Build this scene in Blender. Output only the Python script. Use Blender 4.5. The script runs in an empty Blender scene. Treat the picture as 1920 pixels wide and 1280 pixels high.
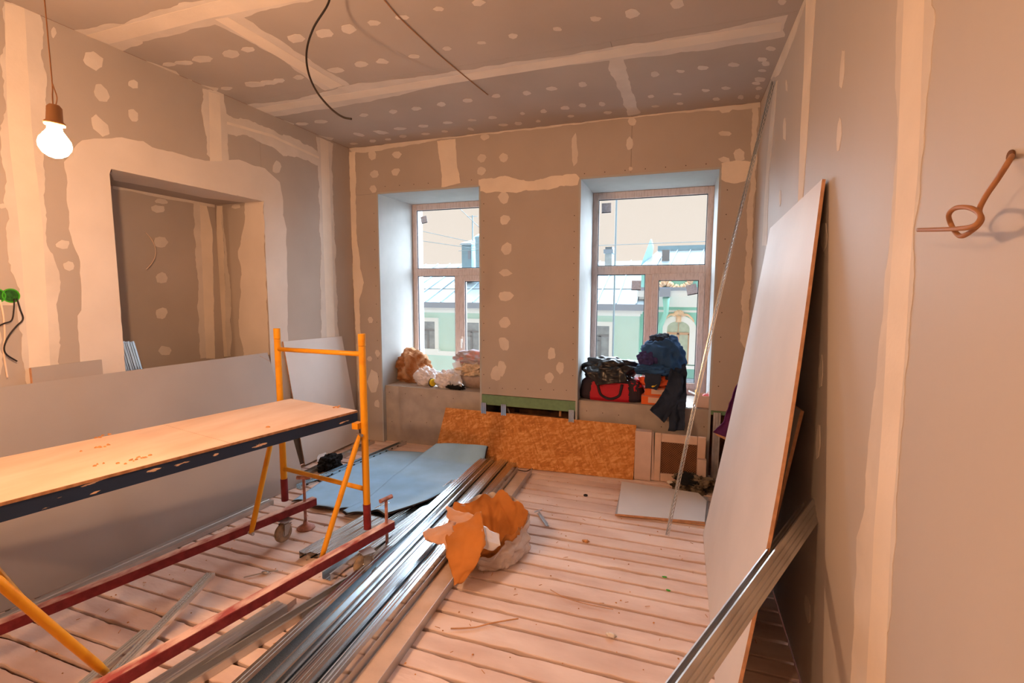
import bpy, bmesh, math, random
from mathutils import Vector, Matrix, noise
random.seed(7)
S = bpy.context.scene
C = S.collection
V = Vector
# ------------------------------------------------------------------ camera
FPX, YAW, PITCH, ROLL, EYE = 907.28, 0.33309, 0.10436, 0.00237, 1.6
XL, XR, D, H = -3.2516, 0.5297, 4.289, 3.042
FW = V((-math.sin(YAW)*math.cos(PITCH), math.cos(YAW)*math.cos(PITCH), -math.sin(PITCH)))
RT = V((math.cos(YAW), math.sin(YAW), 0))
UP = RT.cross(FW)
RT, UP = (RT*math.cos(ROLL)+UP*math.sin(ROLL)), (UP*math.cos(ROLL)-RT*math.sin(ROLL))
cam = bpy.data.objects.new('camera', bpy.data.cameras.new('camera')); C.objects.link(cam)
cam.data.sensor_width = 36; cam.data.lens = FPX/1920*36; cam.data.clip_start = .02; cam.data.clip_end = 500
cam.matrix_world = Matrix(((RT.x, UP.x, -FW.x, 0), (RT.y, UP.y, -FW.y, 0), (RT.z, UP.z, -FW.z, EYE), (0, 0, 0, 1)))
S.camera = cam
EYEP = V((0, 0, EYE))
def ray(px, py): return FW + RT*((px-960)/FPX) - UP*((py-640)/FPX)
def at(px, py, ax, val):
    """the point of the photograph's line of sight that lies on the plane ax=val"""
    d = ray(px, py); a = 'xyz'.index(ax)
    return EYEP + d*((val-EYEP[a])/d[a])
def deep(px, py, s): return EYEP + ray(px, py)*s
# ------------------------------------------------------------------ light and exposure
w = bpy.data.worlds.new('overcast_sky'); S.world = w; w.use_nodes = True
bg = w.node_tree.nodes['Background']; bg.inputs[0].default_value = (1.0, .90, .79, 1); bg.inputs[1].default_value = .88
sun = bpy.data.lights.new('hazy_sun', 'SUN'); so = bpy.data.objects.new('hazy_sun', sun); C.objects.link(so)
sun.energy = 50.0; sun.angle = math.radians(135); sun.color = (.71, .86, 1.0)
so.rotation_euler = (V((-.05, -1, -.74))).to_track_quat('-Z', 'Y').to_euler()
S.view_settings.view_transform = 'Standard'; S.view_settings.look = 'None'
S.view_settings.gamma = 1; S.view_settings.use_curve_mapping = False; S.view_settings.exposure = 0.04
BULB_W, FILL_BULB_W = 84, 150
BULB_COL = (1.0, .56, .30)
# ------------------------------------------------------------------ helpers
def mat(name, col, rough=.8, metal=0, var=.0, vscale=6, bump=0, bscale=60, col2=None, stretch=None, spec=.3, emit=None, detail=4, ramp=(.35, .65), thin=0, coat=0):
    m = bpy.data.materials.new(name); m.use_nodes = True; nt = m.node_tree; N = nt.nodes; L = nt.links
    b = N['Principled BSDF']; b.inputs['Base Color'].default_value = (*col, 1)
    b.inputs['Roughness'].default_value = rough; b.inputs['Metallic'].default_value = metal
    b.inputs['Specular IOR Level'].default_value = spec
    if coat: b.inputs['Coat Weight'].default_value = coat
    tc = N.new('ShaderNodeTexCoord'); mp = N.new('ShaderNodeMapping'); L.new(tc.outputs['Object'], mp.inputs[0])
    if stretch: mp.inputs['Scale'].default_value = stretch
    if var or col2:
        n = N.new('ShaderNodeTexNoise'); n.inputs['Scale'].default_value = vscale; n.inputs['Detail'].default_value = detail
        L.new(mp.outputs[0], n.inputs['Vector'])
        r = N.new('ShaderNodeValToRGB'); L.new(n.outputs[0], r.inputs[0])
        c2 = col2 if col2 else tuple(min(1, c*(1+var)) for c in col)
        c1 = col if col2 else tuple(c*(1-var) for c in col)
        r.color_ramp.elements[0].color = (*c1, 1); r.color_ramp.elements[1].color = (*c2, 1)
        r.color_ramp.elements[0].position, r.color_ramp.elements[1].position = ramp
        L.new(r.outputs[0], b.inputs['Base Color'])
    if bump:
        n2 = N.new('ShaderNodeTexNoise'); n2.inputs['Scale'].default_value = bscale; n2.inputs['Detail'].default_value = 3
        L.new(mp.outputs[0], n2.inputs['Vector'])
        bp = N.new('ShaderNodeBump'); bp.inputs['Strength'].default_value = bump; bp.inputs['Distance'].default_value = .01
        L.new(n2.outputs[0], bp.inputs['Height']); L.new(bp.outputs[0], b.inputs['Normal'])
    if emit:
        b.inputs['Emission Color'].default_value = (*emit[0], 1); b.inputs['Emission Strength'].default_value = emit[1]
    if thin: b.inputs['Transmission Weight'].default_value = thin
    return m
def clear(name, col, a, rough=.15):
    """thin see-through film: part transparent, part glossy plastic"""
    m = mat(name, col, rough, spec=.6); nt = m.node_tree; N = nt.nodes
    t = N.new('ShaderNodeBsdfTransparent'); t.inputs[0].default_value = (*[min(1, c+.1) for c in col], 1)
    x = N.new('ShaderNodeMixShader'); x.inputs[0].default_value = a
    nt.links.new(t.outputs[0], x.inputs[1]); nt.links.new(N['Principled BSDF'].outputs[0], x.inputs[2])
    nt.links.new(x.outputs[0], N['Material Output'].inputs[0]); return m
M = dict(
 drywall=mat('grey_drywall_paper', (.43, .372, .325), .8, var=.05, vscale=1.6, bump=.05, bscale=150, spec=.25),
 rdrywall=mat('smooth_drywall_paper', (.47, .425, .39), .62, var=.05, vscale=1.2, bump=.03, bscale=30, spec=.3, stretch=(1, 1, .25)),
 putty=mat('joint_filler', (.64, .575, .51), .8, var=.06, vscale=5, bump=.12, bscale=25),
 tape=mat('taped_joint_filler', (.74, .65, .55), .8, var=.05, vscale=4, bump=.08, bscale=60),
 skim=mat('skim_plaster', (.68, .61, .55), .8, var=.04, vscale=3, bump=.06, bscale=30),
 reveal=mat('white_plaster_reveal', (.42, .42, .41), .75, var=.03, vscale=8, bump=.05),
 sillboard=mat('sill_drywall', (.42, .36, .31), .85, var=.10, vscale=7, bump=.06),
 green=mat('green_drywall', (.16, .27, .15), .8, var=.07, vscale=30),
 board=mat('drywall_sheet_face', (.38, .345, .325), .7, var=.04, vscale=2.2, bump=.03, spec=.3),
 boardw=mat('pale_drywall_face', (.66, .62, .60), .6, var=.04, vscale=2.5, spec=.35),
 bedge=mat('paper_board_edge', (.50, .27, .15), .8, var=.15, vscale=30),
 plank=mat('dusty_floorboard', (.60, .42, .35), .85, col2=(.80, .63, .55), vscale=5, bump=.45, bscale=22, stretch=(.35, 1, 1), detail=8, ramp=(.3, .62)),
 subfloor=mat('dark_subfloor', (.26, .075, .035), .95, var=.3, vscale=8),
 steel=mat('galvanised_steel', (.60, .65, .68), .22, metal=1, col2=(.72, .77, .80), vscale=2, stretch=(5, .2, 3), detail=1),
 steeld=mat('dusty_galvanised_steel', (.48, .46, .45), .42, metal=.85, col2=(.62, .60, .58), vscale=3, stretch=(4, .4, 4), detail=2),
 dustwood=mat('dusty_track_bed', (.60, .43, .32), .8, var=.12, vscale=6, bump=.1),
 osb=mat('strand_board', (.40, .15, .035), .7, bump=.3, bscale=70),
 yellow=mat('yellow_paint', (.74, .33, .012), .42, col2=(.60, .22, .01), vscale=9, bump=.1, bscale=40, ramp=(.55, .75)),
 red=mat('red_paint', (.17, .016, .020), .5, col2=(.25, .03, .035), vscale=20, bump=.15, bscale=60),
 redtop=mat('dusty_red_paint', (.36, .08, .07), .75, col2=(.74, .50, .40), vscale=16, stretch=(1, .45, 1), ramp=(.35, .6), bump=.3, bscale=70),
 navy=mat('chipped_navy_paint', (.012, .026, .062), .45, col2=(.62, .42, .28), vscale=17, stretch=(1, .35, 1.6), ramp=(.645, .665), detail=5),
 ply=mat('worn_plywood', (.66, .46, .33), .75, col2=(.74, .56, .43), vscale=7, stretch=(1, .3, 1), bump=.08, bscale=30),
 plyedge=mat('plywood_edge', (.34, .17, .08), .8, var=.25, vscale=40),
 crumb=mat('dry_glue_crumbs', (.55, .25, .09), .9, var=.3, vscale=50),
 rubber=mat('caster_rubber', (.20, .16, .13), .7, col2=(.42, .30, .20), vscale=24),
 zinc=mat('dull_zinc', (.45, .42, .40), .45, metal=.9, var=.1),
 copper=mat('dusty_pink_steel', (.42, .20, .16), .5, metal=.3, var=.25, vscale=30),
 bluep=mat('blue_underlay', (.36, .62, .88), .85, var=.07, vscale=5, bump=.10, bscale=22),
 blueb=mat('underlay_backing', (.035, .02, .02), .8),
 kraft=mat('kraft_paper', (.52, .20, .045), .8, var=.14, vscale=5, bump=.25, bscale=14),
 kraftl=mat('pale_kraft_paper', (.62, .36, .24), .75, var=.1, vscale=7, bump=.25, bscale=16),
 film=clear('milky_plastic_film', (.80, .70, .64), .62, .25),
 film2=clear('clear_plastic_film', (.85, .85, .88), .4, .15),
 wplastic=mat('white_plastic_bag', (.72, .68, .70), .35, var=.06, spec=.5, bump=.3, bscale=22),
 glass=clear('window_glass', (.92, .96, .98), .045, .02),
 frame=mat('filmed_window_frame', (.51, .43, .40), .5, col2=(.60, .52, .49), vscale=30, stretch=(3, 3, .5), ramp=(.38, .5)),
 gasket=mat('dark_gasket', (.03, .04, .06), .5),
 white=mat('white_plastic', (.80, .78, .74), .4),
 sticker=mat('grey_sticker', (.52, .60, .72), .6, var=.12, vscale=60),
 black=mat('black_rag', (.008, .008, .010), .9, bump=.3, bscale=50),
 blackpl=mat('black_bin_liner', (.010, .010, .012), .3, spec=.5, bump=.12, bscale=25),
 redbag=mat('red_nylon', (.42, .008, .022), .6, bump=.2, bscale=80),
 darknyl=mat('dark_nylon', (.028, .018, .028), .7, bump=.1, bscale=90),
 blanket=mat('brown_blanket', (.30, .11, .035), .95, col2=(.58, .34, .19), vscale=6, bump=.6, bscale=70, ramp=(.4, .62)),
 beige=mat('beige_fabric', (.46, .36, .31), .9, var=.12, vscale=14, bump=.3, bscale=50),
 floral=mat('faded_pink_cloth', (.42, .36, .38), .9, col2=(.62, .28, .24), vscale=9, ramp=(.52, .66), bump=.3),
 lace=mat('frilly_cream_cloth', (.58, .44, .30), .95, var=.25, vscale=26, bump=.6, bscale=60),
 blue=mat('blue_workwear', (.018, .065, .17), .8, var=.22, vscale=7, bump=.2, bscale=60),
 purpleblue=mat('indigo_fabric', (.04, .035, .13), .9, var=.2, bump=.3, bscale=60),
 navyc=mat('navy_trousers', (.016, .024, .045), .85, var=.2, vscale=6, bump=.2, bscale=70),
 orange=mat('orange_carton', (.72, .13, .025), .6, var=.06),
 orangeb=mat('orange_bag', (.70, .11, .03), .5, var=.12, bump=.3, bscale=25),
 label=mat('paper_label', (.68, .48, .38), .7),
 pale=mat('pale_carton', (.60, .44, .37), .8, var=.05, vscale=9),
 yel=mat('yellow_plastic', (.80, .55, .03), .4),
 pink=mat('pink_plastic', (.75, .16, .16), .5),
 foil=mat('crumpled_foil', (.50, .50, .52), .3, metal=.8),
 purple=mat('purple_velvet', (.085, .012, .085), .8, var=.25, vscale=9, bump=.15),
 wood=mat('bare_wood', (.56, .30, .15), .7, var=.15, vscale=12, stretch=(1, 1, 4)),
 paintwood=mat('cream_painted_wood', (.62, .44, .34), .7, var=.07, vscale=9, bump=.1),
 rust=mat('rusty_mesh', (.34, .17, .09), .7),
 rustback=mat('rusty_brown_panel', (.13, .045, .018), .9, var=.3, vscale=14),
 camo=mat('camouflage_cloth', (.035, .025, .015), .95, col2=(.20, .15, .10), vscale=12, ramp=(.45, .55)),
 cable=mat('black_cable', (.015, .010, .008), .5),
 pcable=mat('pale_cable', (.55, .48, .40), .6),
 tcable=mat('tan_cable', (.36, .17, .075), .6, var=.1),
 wcable=mat('white_cable', (.75, .58, .46), .5),
 boxgreen=mat('green_socket_box', (.05, .36, .015), .5),
 boxin=mat('dark_green_box_inside', (.015, .10, .008), .6, var=.4, vscale=60),
 socket=mat('lamp_socket', (.35, .17, .07), .6),
 bulb=mat('lit_bulb_glass', (1, .9, .8), .3, emit=((1.0, .86, .70), 14)),
 mason=mat('dark_masonry', (.07, .035, .02), .95, col2=(.22, .10, .045), vscale=9, bump=.8, bscale=20),
 screw=mat('screw_head', (.05, .03, .02), .6),
 # outdoors
 mintA=mat('pale_green_render', (.58, .84, .78), .9, var=.04, vscale=1.2),
 mintB=mat('mint_render', (.32, .76, .66), .9, var=.04, vscale=1.2),
 owhite=mat('white_stucco', (.88, .95, .95), .9),
 roofm=mat('pale_metal_roof', (.115, .15, .165), .5, metal=.0, var=.05, vscale=.6),
 seam=mat('roof_seam', (.22, .32, .38), .6),
 gutter=mat('grey_gutter', (.28, .34, .42), .6),
 oglass=mat('facade_window_glass', (.30, .36, .40), .25, var=.15, vscale=4, spec=.5),
 oframe=mat('facade_window_frame', (.22, .24, .26), .6),
 cglass=mat('curtained_glass', (.50, .62, .50), .4, var=.1, vscale=6),
 cframe=mat('ochre_window_frame', (.60, .38, .22), .6),
 gold=mat('ochre_stucco', (.85, .60, .38), .8, var=.12, vscale=8),
 chim=mat('blue_grey_chimney', (.26, .45, .56), .7, var=.05),
 brickc=mat('weathered_chimney', (.45, .48, .50), .9, var=.2, vscale=5),
 street=mat('street', (.2, .2, .2), .9),
)
# OSB gets strands: stretched voronoi cells in two directions
def strands(m):
    nt = m.node_tree; N = nt.nodes; L = nt.links; tc = N.new('ShaderNodeTexCoord'); out = []
    for a, sc in ((.5, (70, 30, 15)), (-.9, (62, 30, 14)), (1.7, (80, 30, 18))):
        m0 = N.new('ShaderNodeMapping'); m0.inputs['Rotation'].default_value = (0, a, 0); L.new(tc.outputs['Object'], m0.inputs[0]); mp = N.new('ShaderNodeMapping'); mp.inputs['Scale'].default_value = sc
        vo = N.new('ShaderNodeTexVoronoi'); vo.inputs['Scale'].default_value = 1
        L.new(m0.outputs[0], mp.inputs[0]); L.new(mp.outputs[0], vo.inputs['Vector']); out.append(vo)
    mx = N.new('ShaderNodeMix'); mx.data_type = 'RGBA'; mx.inputs[0].default_value = .5
    L.new(out[0].outputs['Color'], mx.inputs[6]); L.new(out[1].outputs['Color'], mx.inputs[7])
    m2 = N.new('ShaderNodeMix'); m2.data_type = 'RGBA'; m2.inputs[0].default_value = .33
    L.new(mx.outputs[2], m2.inputs[6]); L.new(out[2].outputs['Color'], m2.inputs[7])
    bw = N.new('ShaderNodeRGBToBW'); L.new(m2.outputs[2], bw.inputs[0])
    r = N.new('ShaderNodeValToRGB'); L.new(bw.outputs[0], r.inputs[0])
    r.color_ramp.elements[0].position = .22; r.color_ramp.elements[0].color = (.40, .14, .03, 1)
    r.color_ramp.elements[1].position = .78; r.color_ramp.elements[1].color = (.72, .36, .12, 1)
    e = r.color_ramp.elements.new(.5); e.color = (.55, .215, .05, 1)
    L.new(r.outputs[0], N['Principled BSDF'].inputs['Base Color'])
strands(M['osb'])
def ob(name, verts, faces, m, parent=None, smooth=False, loc=None):
    me = bpy.data.meshes.new(name); me.from_pydata([tuple(v) for v in verts], [], faces); me.update()
    o = bpy.data.objects.new(name, me); C.objects.link(o)
    if m: me.materials.append(M[m] if isinstance(m, str) else m)
    if smooth:
        for p in me.polygons: p.use_smooth = True
    if parent: o.parent = parent
    return o
def tag(o, label, cat, group=None):
    o['label'] = label; o['category'] = cat
    if group: o['group'] = group
    return o
def thing(name, label, cat, group=None):
    o = bpy.data.objects.new(name, None); C.objects.link(o); o.empty_display_size = .1
    return tag(o, label, cat, group)
def struct(o): o['kind'] = 'structure'; return o
def stuff(o): o['kind'] = 'stuff'; return o
def solid(o, t, off=0):
    s = o.modifiers.new('thickness', 'SOLIDIFY'); s.thickness = t; s.offset = off; return o
def sub(o, n=1):
    s = o.modifiers.new('smooth', 'SUBSURF'); s.levels = n; s.render_levels = n; return o
def bevel(o, wd, n=2):
    s = o.modifiers.new('bevel', 'BEVEL'); s.width = wd; s.segments = n; s.limit_method = 'ANGLE'; return o
class MB:
    def __init__(s): s.v = []; s.f = []
    def add(s, vs, fs):
        n = len(s.v); s.v += [V(x) for x in vs]; s.f += [tuple(i+n for i in f) for f in fs]; return s
    def box(s, a, b):
        x0, y0, z0 = a; x1, y1, z1 = b
        return s.add([(x0,y0,z0),(x1,y0,z0),(x1,y1,z0),(x0,y1,z0),(x0,y0,z1),(x1,y0,z1),(x1,y1,z1),(x0,y1,z1)],
                     [(0,3,2,1),(4,5,6,7),(0,1,5,4),(1,2,6,5),(2,3,7,6),(3,0,4,7)])
    def hexa(s, lo, hi):
        return s.add(list(lo)+list(hi), [(0,3,2,1),(4,5,6,7),(0,1,5,4),(1,2,6,5),(2,3,7,6),(3,0,4,7)])
    def beam(s, p, q, wd, ht, up=(0, 0, 1)):
        p = V(p); q = V(q); d = (q-p).normalized(); u = V(up); sd = d.cross(u).normalized(); u = sd.cross(d)
        a, b = sd*wd/2, u*ht/2
        return s.hexa([p-a-b, p+a-b, q+a-b, q-a-b], [p-a+b, p+a+b, q+a+b, q-a+b])
    def tube(s, pts, r, n=10, cap=True):
        pts = [V(p) for p in pts]; base = len(s.v); rr = r if isinstance(r, (list, tuple)) else [r]*len(pts)
        t0 = (pts[1]-pts[0]).normalized(); nn = t0.orthogonal().normalized()
        for i, p in enumerate(pts):
            t = (pts[min(i+1, len(pts)-1)]-pts[max(i-1, 0)]).normalized()
            nn = (nn-t*nn.dot(t)).normalized(); bb = t.cross(nn)
            for k in range(n):
                a = 2*math.pi*k/n; s.v.append(p+(nn*math.cos(a)+bb*math.sin(a))*rr[i])
        for i in range(len(pts)-1):
            for k in range(n):
                a = base+i*n+k; b = base+i*n+(k+1) % n; s.f.append((a, b, b+n, a+n))
        if cap:
            s.f.append(tuple(base+k for k in range(n))[::-1]); s.f.append(tuple(base+(len(pts)-1)*n+k for k in range(n)))
        return s
    def lathe(s, c, ax, prof, n=24):
        """prof: (distance along ax, radius)"""
        c = V(c); ax = V(ax).normalized(); u = ax.orthogonal().normalized(); v = ax.cross(u); base = len(s.v)
        for d, r in prof:
            for k in range(n):
                a = 2*math.pi*k/n; s.v.append(c+ax*d+(u*math.cos(a)+v*math.sin(a))*r)
        for i in range(len(prof)-1):
            for k in range(n):
                a = base+i*n+k; b = base+i*n+(k+1) % n; s.f.append((a, b, b+n, a+n))
        s.f.append(tuple(base+k for k in range(n))[::-1]); s.f.append(tuple(base+(len(prof)-1)*n+k for k in range(n)))
        return s
    def ob(s, name, m, parent=None, smooth=False): return ob(name, s.v, s.f, m, parent, smooth)
def spline(pts, n=8):
    pts = [V(p) for p in pts]; out = []
    for i in range(len(pts)-1):
        p0 = pts[max(i-1, 0)]; p1 = pts[i]; p2 = pts[i+1]; p3 = pts[min(i+2, len(pts)-1)]
        for k in range(n):
            t = k/n; out.append(.5*((2*p1)+(p2-p0)*t+(2*p0-5*p1+4*p2-p3)*t*t+(3*p1-p0-3*p2+p3)*t*t*t))
    out.append(pts[-1]); return out
def box(name, a, b, m, parent=None): return MB().box(a, b).ob(name, m, parent)
def sheet(name, f, nu, nv, m, parent=None, th=.002, smooth=True):
    vs = [f(i/nu, j/nv) for j in range(nv+1) for i in range(nu+1)]
    fs = [(j*(nu+1)+i, j*(nu+1)+i+1, (j+1)*(nu+1)+i+1, (j+1)*(nu+1)+i) for j in range(nv) for i in range(nu)]
    o = ob(name, vs, fs, m, parent, smooth)
    if th: solid(o, th, 0)
    return o
def lump(name, c, r, m, parent=None, seed=0, amp=.25, fr=2.2, flat=-.75, fold=.0, fdir=(1, 0, 0), subd=5, sharp=.0, shape=None, oct_=2):
    """soft crumpled mass resting on the plane z = c.z + flat*r.z"""
    bm = bmesh.new(); bmesh.ops.create_icosphere(bm, subdivisions=subd, radius=1)
    c = V(c); r = V(r); fd = V(fdir)
    for v in bm.verts:
        d = v.co.normalized(); q = d*fr+V((seed*3.1, seed*1.7, seed*.9))
        k = 1+amp*noise.fractal(q, .9, 2.1, oct_)
        if fold: k += fold*(1-2*abs(noise.noise(V((q.dot(fd)*1.25, q.z*.4+q.x*.3, seed)))))
        if sharp: k += sharp*(.3-abs(noise.noise(q*1.5)))+sharp*.3*(.3-abs(noise.noise(q*3.3)))
        p = V((d.x*r.x*k, d.y*r.y*k, d.z*r.z*k))
        if shape: p = shape(p)
        p.z = max(p.z, flat*r.z); v.co = c+p
    me = bpy.data.meshes.new(name); bm.to_mesh(me); bm.free()
    for p in me.polygons: p.use_smooth = True
    me.materials.append(M[m]); o = bpy.data.objects.new(name, me); C.objects.link(o)
    if parent: o.parent = parent
    return o
# ---- flat pieces that lie on a wall, floor or ceiling plane
PL = dict(left=('x', XL, V((1, 0, 0))), right=('x', XR, V((-1, 0, 0))), back=('y', D, V((0, -1, 0))), ceil=('z', H, V((0, 0, -1))),
          niche=('x', -3.776, V((1, 0, 0))), jamb=('y', 3.162, V((0, -1, 0))), nceil=('z', 2.322, V((0, 0, -1))))
def ragged(pts, amp, step, seed=0):
    out = []; n = len(pts)
    for i in range(n):
        a, b = pts[i], pts[(i+1) % n]; l = (b-a).length; k = max(1, min(60, int(l/step)))
        for j in range(k):
            p = a+(b-a)*(j/k)
            s = p*9+V((seed, seed*2, 0)); s2 = p*40+V((seed, 0, seed))
            off = V((noise.noise(s), noise.noise(s+V((50, 0, 0))), noise.noise(s+V((0, 70, 0)))))*amp*1.6
            off += V((noise.noise(s2), noise.noise(s2+V((50, 0, 0))), noise.noise(s2+V((0, 70, 0)))))*amp*.6
            out.append(p+off)
    return out
def prism(name, pts, nrm, th, m, parent):
    n = len(pts); vs = [p for p in pts]+[p+nrm*th for p in pts]
    fs = [tuple(range(n))[::-1], tuple(range(n, 2*n))]+[(i, (i+1) % n, n+(i+1) % n, n+i) for i in range(n)]
    return ob(name, vs, fs, m, parent)
LAY = [0]
def stain(plane, pxs, m='putty', amp=.01, name='filler_patch', parent=None, th=.0012, step=.02):
    ax, val, nr = PL[plane]; LAY[0] += 1
    pts = [at(x, y, ax, val) for x, y in pxs]
    pts = ragged(pts, amp, step, LAY[0])
    a = 'xyz'.index(ax)
    for p in pts:
        p[a] = val
        if plane == 'left' and OY1 < p.y < OY2 and p.z < OZ:      # filler stops at the edges of the opening
            d3 = sorted(((p.y-OY1, 0), (OY2-p.y, 1), (OZ-p.z, 2)))[0][1]
            if d3 == 0: p.y = OY1
            elif d3 == 1: p.y = OY2
            else: p.z = OZ
    return prism(name, pts, nr, th+.00004*(LAY[0] % 12), m, parent)
def dab(plane, x, y, w, h, rot=0, parent=None, m='putty', amp=.006):
    """one knife dab of filler, centre and half size in photograph pixels"""
    k = random.Random(int(x*7+y*13)); n = k.choice((6, 7, 8)); a0 = math.radians(rot); P = []
    for i in range(n):
        a = 2*math.pi*(i+k.uniform(-.25, .25))/n; ux, uy = math.cos(a)*w*k.uniform(.88, 1.12), math.sin(a)*h*k.uniform(.88, 1.12)
        P.append((x+ux*math.cos(a0)-uy*math.sin(a0), y+ux*math.sin(a0)+uy*math.cos(a0)))
    return stain(plane, P, m, amp, parent=parent, step=.012)
# ================================================================== STRUCTURE
YB = -3.2                                        # wall behind the viewer
OY1, OY2, OZ = 2.0296, 3.162, 2.322              # opening of the niche in the left wall
NX = -3.776
W1, W2 = (-2.923, -1.807), (-.857, .2645)        # window recesses (x range)
WZ, SZ, WY = 2.57, .60, 4.95
T = .0125
def panels(parent, rects, plane, m='drywall'):
    """drywall sheets screwed to a wall, 2 mm open joints; rects are (u0, v0, u1, v1) in the plane"""
    ax, val, nr = PL[plane]
    for u0, v0, u1, v1 in rects:
        g = .001; lo, hi = (u0+g, v0+g), (u1-g, v1-g); a = 'xyz'.index(ax); o2 = val-T*nr[a]; A, B = sorted((val, o2))
        def P(u, v, w):
            p = [0, 0, 0]; rest = [i for i in range(3) if i != a]; p[a] = w; p[rest[0]] = u; p[rest[1]] = v; return tuple(p)
        box('drywall_panel', P(*lo, A), P(*hi, B), m, parent)
# ---- floor: subfloor slab with loose boards across the room
floor = struct(box('floor', (-4.2, YB-.1, -.16), (XR+.3, 5.0, -.045), 'subfloor'))
gaps = [1.21, 1.325, 1.44, 1.555, 1.664, 1.775, 1.90, 2.035, 2.13, 2.23, 2.355, 2.486, 2.589, 2.705, 2.82, 2.93, 3.05, 3.19, 3.29,
        3.395, 3.545, 3.64, 3.74, 3.86, 3.97, 4.08, 4.20, 4.32, 4.44]
y = 1.21
lowg = []
while y > YB: y -= .116; lowg.append(round(y, 3))
gaps = lowg[::-1]+gaps
def plank(y0, y1, k):
    r = random.Random(k); g0, g1 = .0035+.006*r.random(), .0035+.006*r.random(); nx = 150; vs = []; dz = -.004*r.random()
    x0, x1 = XL+.005, XR-.005
    if y1 > 2.03 and y0 < 3.16: x0 = NX+.01
    for i in range(nx+1):
        x = x0+(x1-x0)*i/nx
        def e(s): 
            n1 = noise.noise(V((x*1.7, s*5.1, k*.77)))*.006; n2 = max(0, noise.noise(V((x*9, s*3.3, k*1.9)))-.18)*.020
            n3 = abs(noise.noise(V((x*45, s*2.3, k))))*.0035
            return n1+n2+n3
        a = y0+g0+max(0, e(1)); b = y1-g1-max(0, e(2)); z = dz+.0015*noise.noise(V((x*2, k*.3, 0)))
        c = .002+.004*abs(noise.noise(V((x*14, k, 3))))
        vs += [(x, a, z-.024), (x, a, z-c), (x, a+c, z), (x, b-c, z), (x, b, z-c), (x, b, z-.024)]
    fs = []
    for i in range(nx):
        for j in range(5): q = i*6+j; fs.append((q, q+6, q+7, q+1))
    fs += [tuple(range(6)), tuple(range(nx*6, nx*6+6))[::-1]]
    return ob('plank', vs, fs, 'plank', floor)
for k in range(len(gaps)-1):
    if gaps[k+1] > -1.6: plank(gaps[k], gaps[k+1], k)
    else: box('plank', (XL+.005, gaps[k]+.004, -.03), (XR-.005, gaps[k+1]-.004, 0), 'plank', floor)
# ---- ceiling
ceil = struct(box('ceiling', (-4.2, YB-.1, H+.0126), (XR+.3, 5.0, H+.3), 'subfloor'))
jy1 = at(960, 108, 'z', H).y; jy2 = at(400, 35, 'z', H).y; k1 = at(520, 95, 'z', H).x; k2 = at(1165, 150, 'z', H).x
panels(ceil, [(XL, jy1, k2, D), (k2, jy1, XR, D), (XL, jy2, k1, jy1), (k1, jy2, XR, jy1), (XL, jy2-1.2, -1.4, jy2), (-1.4, jy2-1.2, XR, jy2),
              (XL, jy2-2.4, -.6, jy2-1.2), (-.6, jy2-2.4, XR, jy2-1.2), (XL, YB, -1.4, jy2-2.4), (-1.4, YB, XR, jy2-2.4)], 'ceil')
for P in ([(455, 197), (560, 185), (650, 160), (800, 142), (960, 118), (1130, 92), (1280, 68), (1380, 50), (1474, 28), (1466, 70), (1380, 85), (1230, 105), (1150, 112), (1000, 130), (850, 155), (700, 188), (560, 212), (500, 220)],
          [(135, 58), (230, 42), (300, 18), (370, 0), (700, -80), (1200, -170), (1200, -130), (800, -55), (535, 12), (470, 30), (400, 45), (340, 62), (290, 72), (240, 90), (228, 97)],
          [(385, 38), (445, 25), (560, 98), (655, 158), (610, 170), (520, 107), (420, 55)],
          [(1138, 112), (1168, 106), (1177, 142), (1190, 180), (1200, 213), (1178, 216), (1165, 182), (1150, 142)],
          [(250, 108), (330, 133), (337, 142), (270, 125)], [(330, 142), (362, 151), (360, 156), (335, 148)], [(370, 157), (410, 166), (404, 171), (375, 163)],
          [(592, 252), (625, 259), (622, 263), (596, 257)], [(505, 215), (552, 233), (548, 237)]):
    stain('ceil', P, 'putty', .012, 'joint_filler', ceil, .0008, .03)
for P in ([(478, 203), (1466, 41), (1464, 58), (492, 212)], [(160, 66), (410, 0), (900, -120), (900, -95), (560, 0), (400, 32), (205, 82)],
          [(403, 36), (428, 32), (642, 160), (620, 166)]):
    stain('ceil', P, 'tape', .002, 'joint_tape', ceil, .0016, .05)
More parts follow.
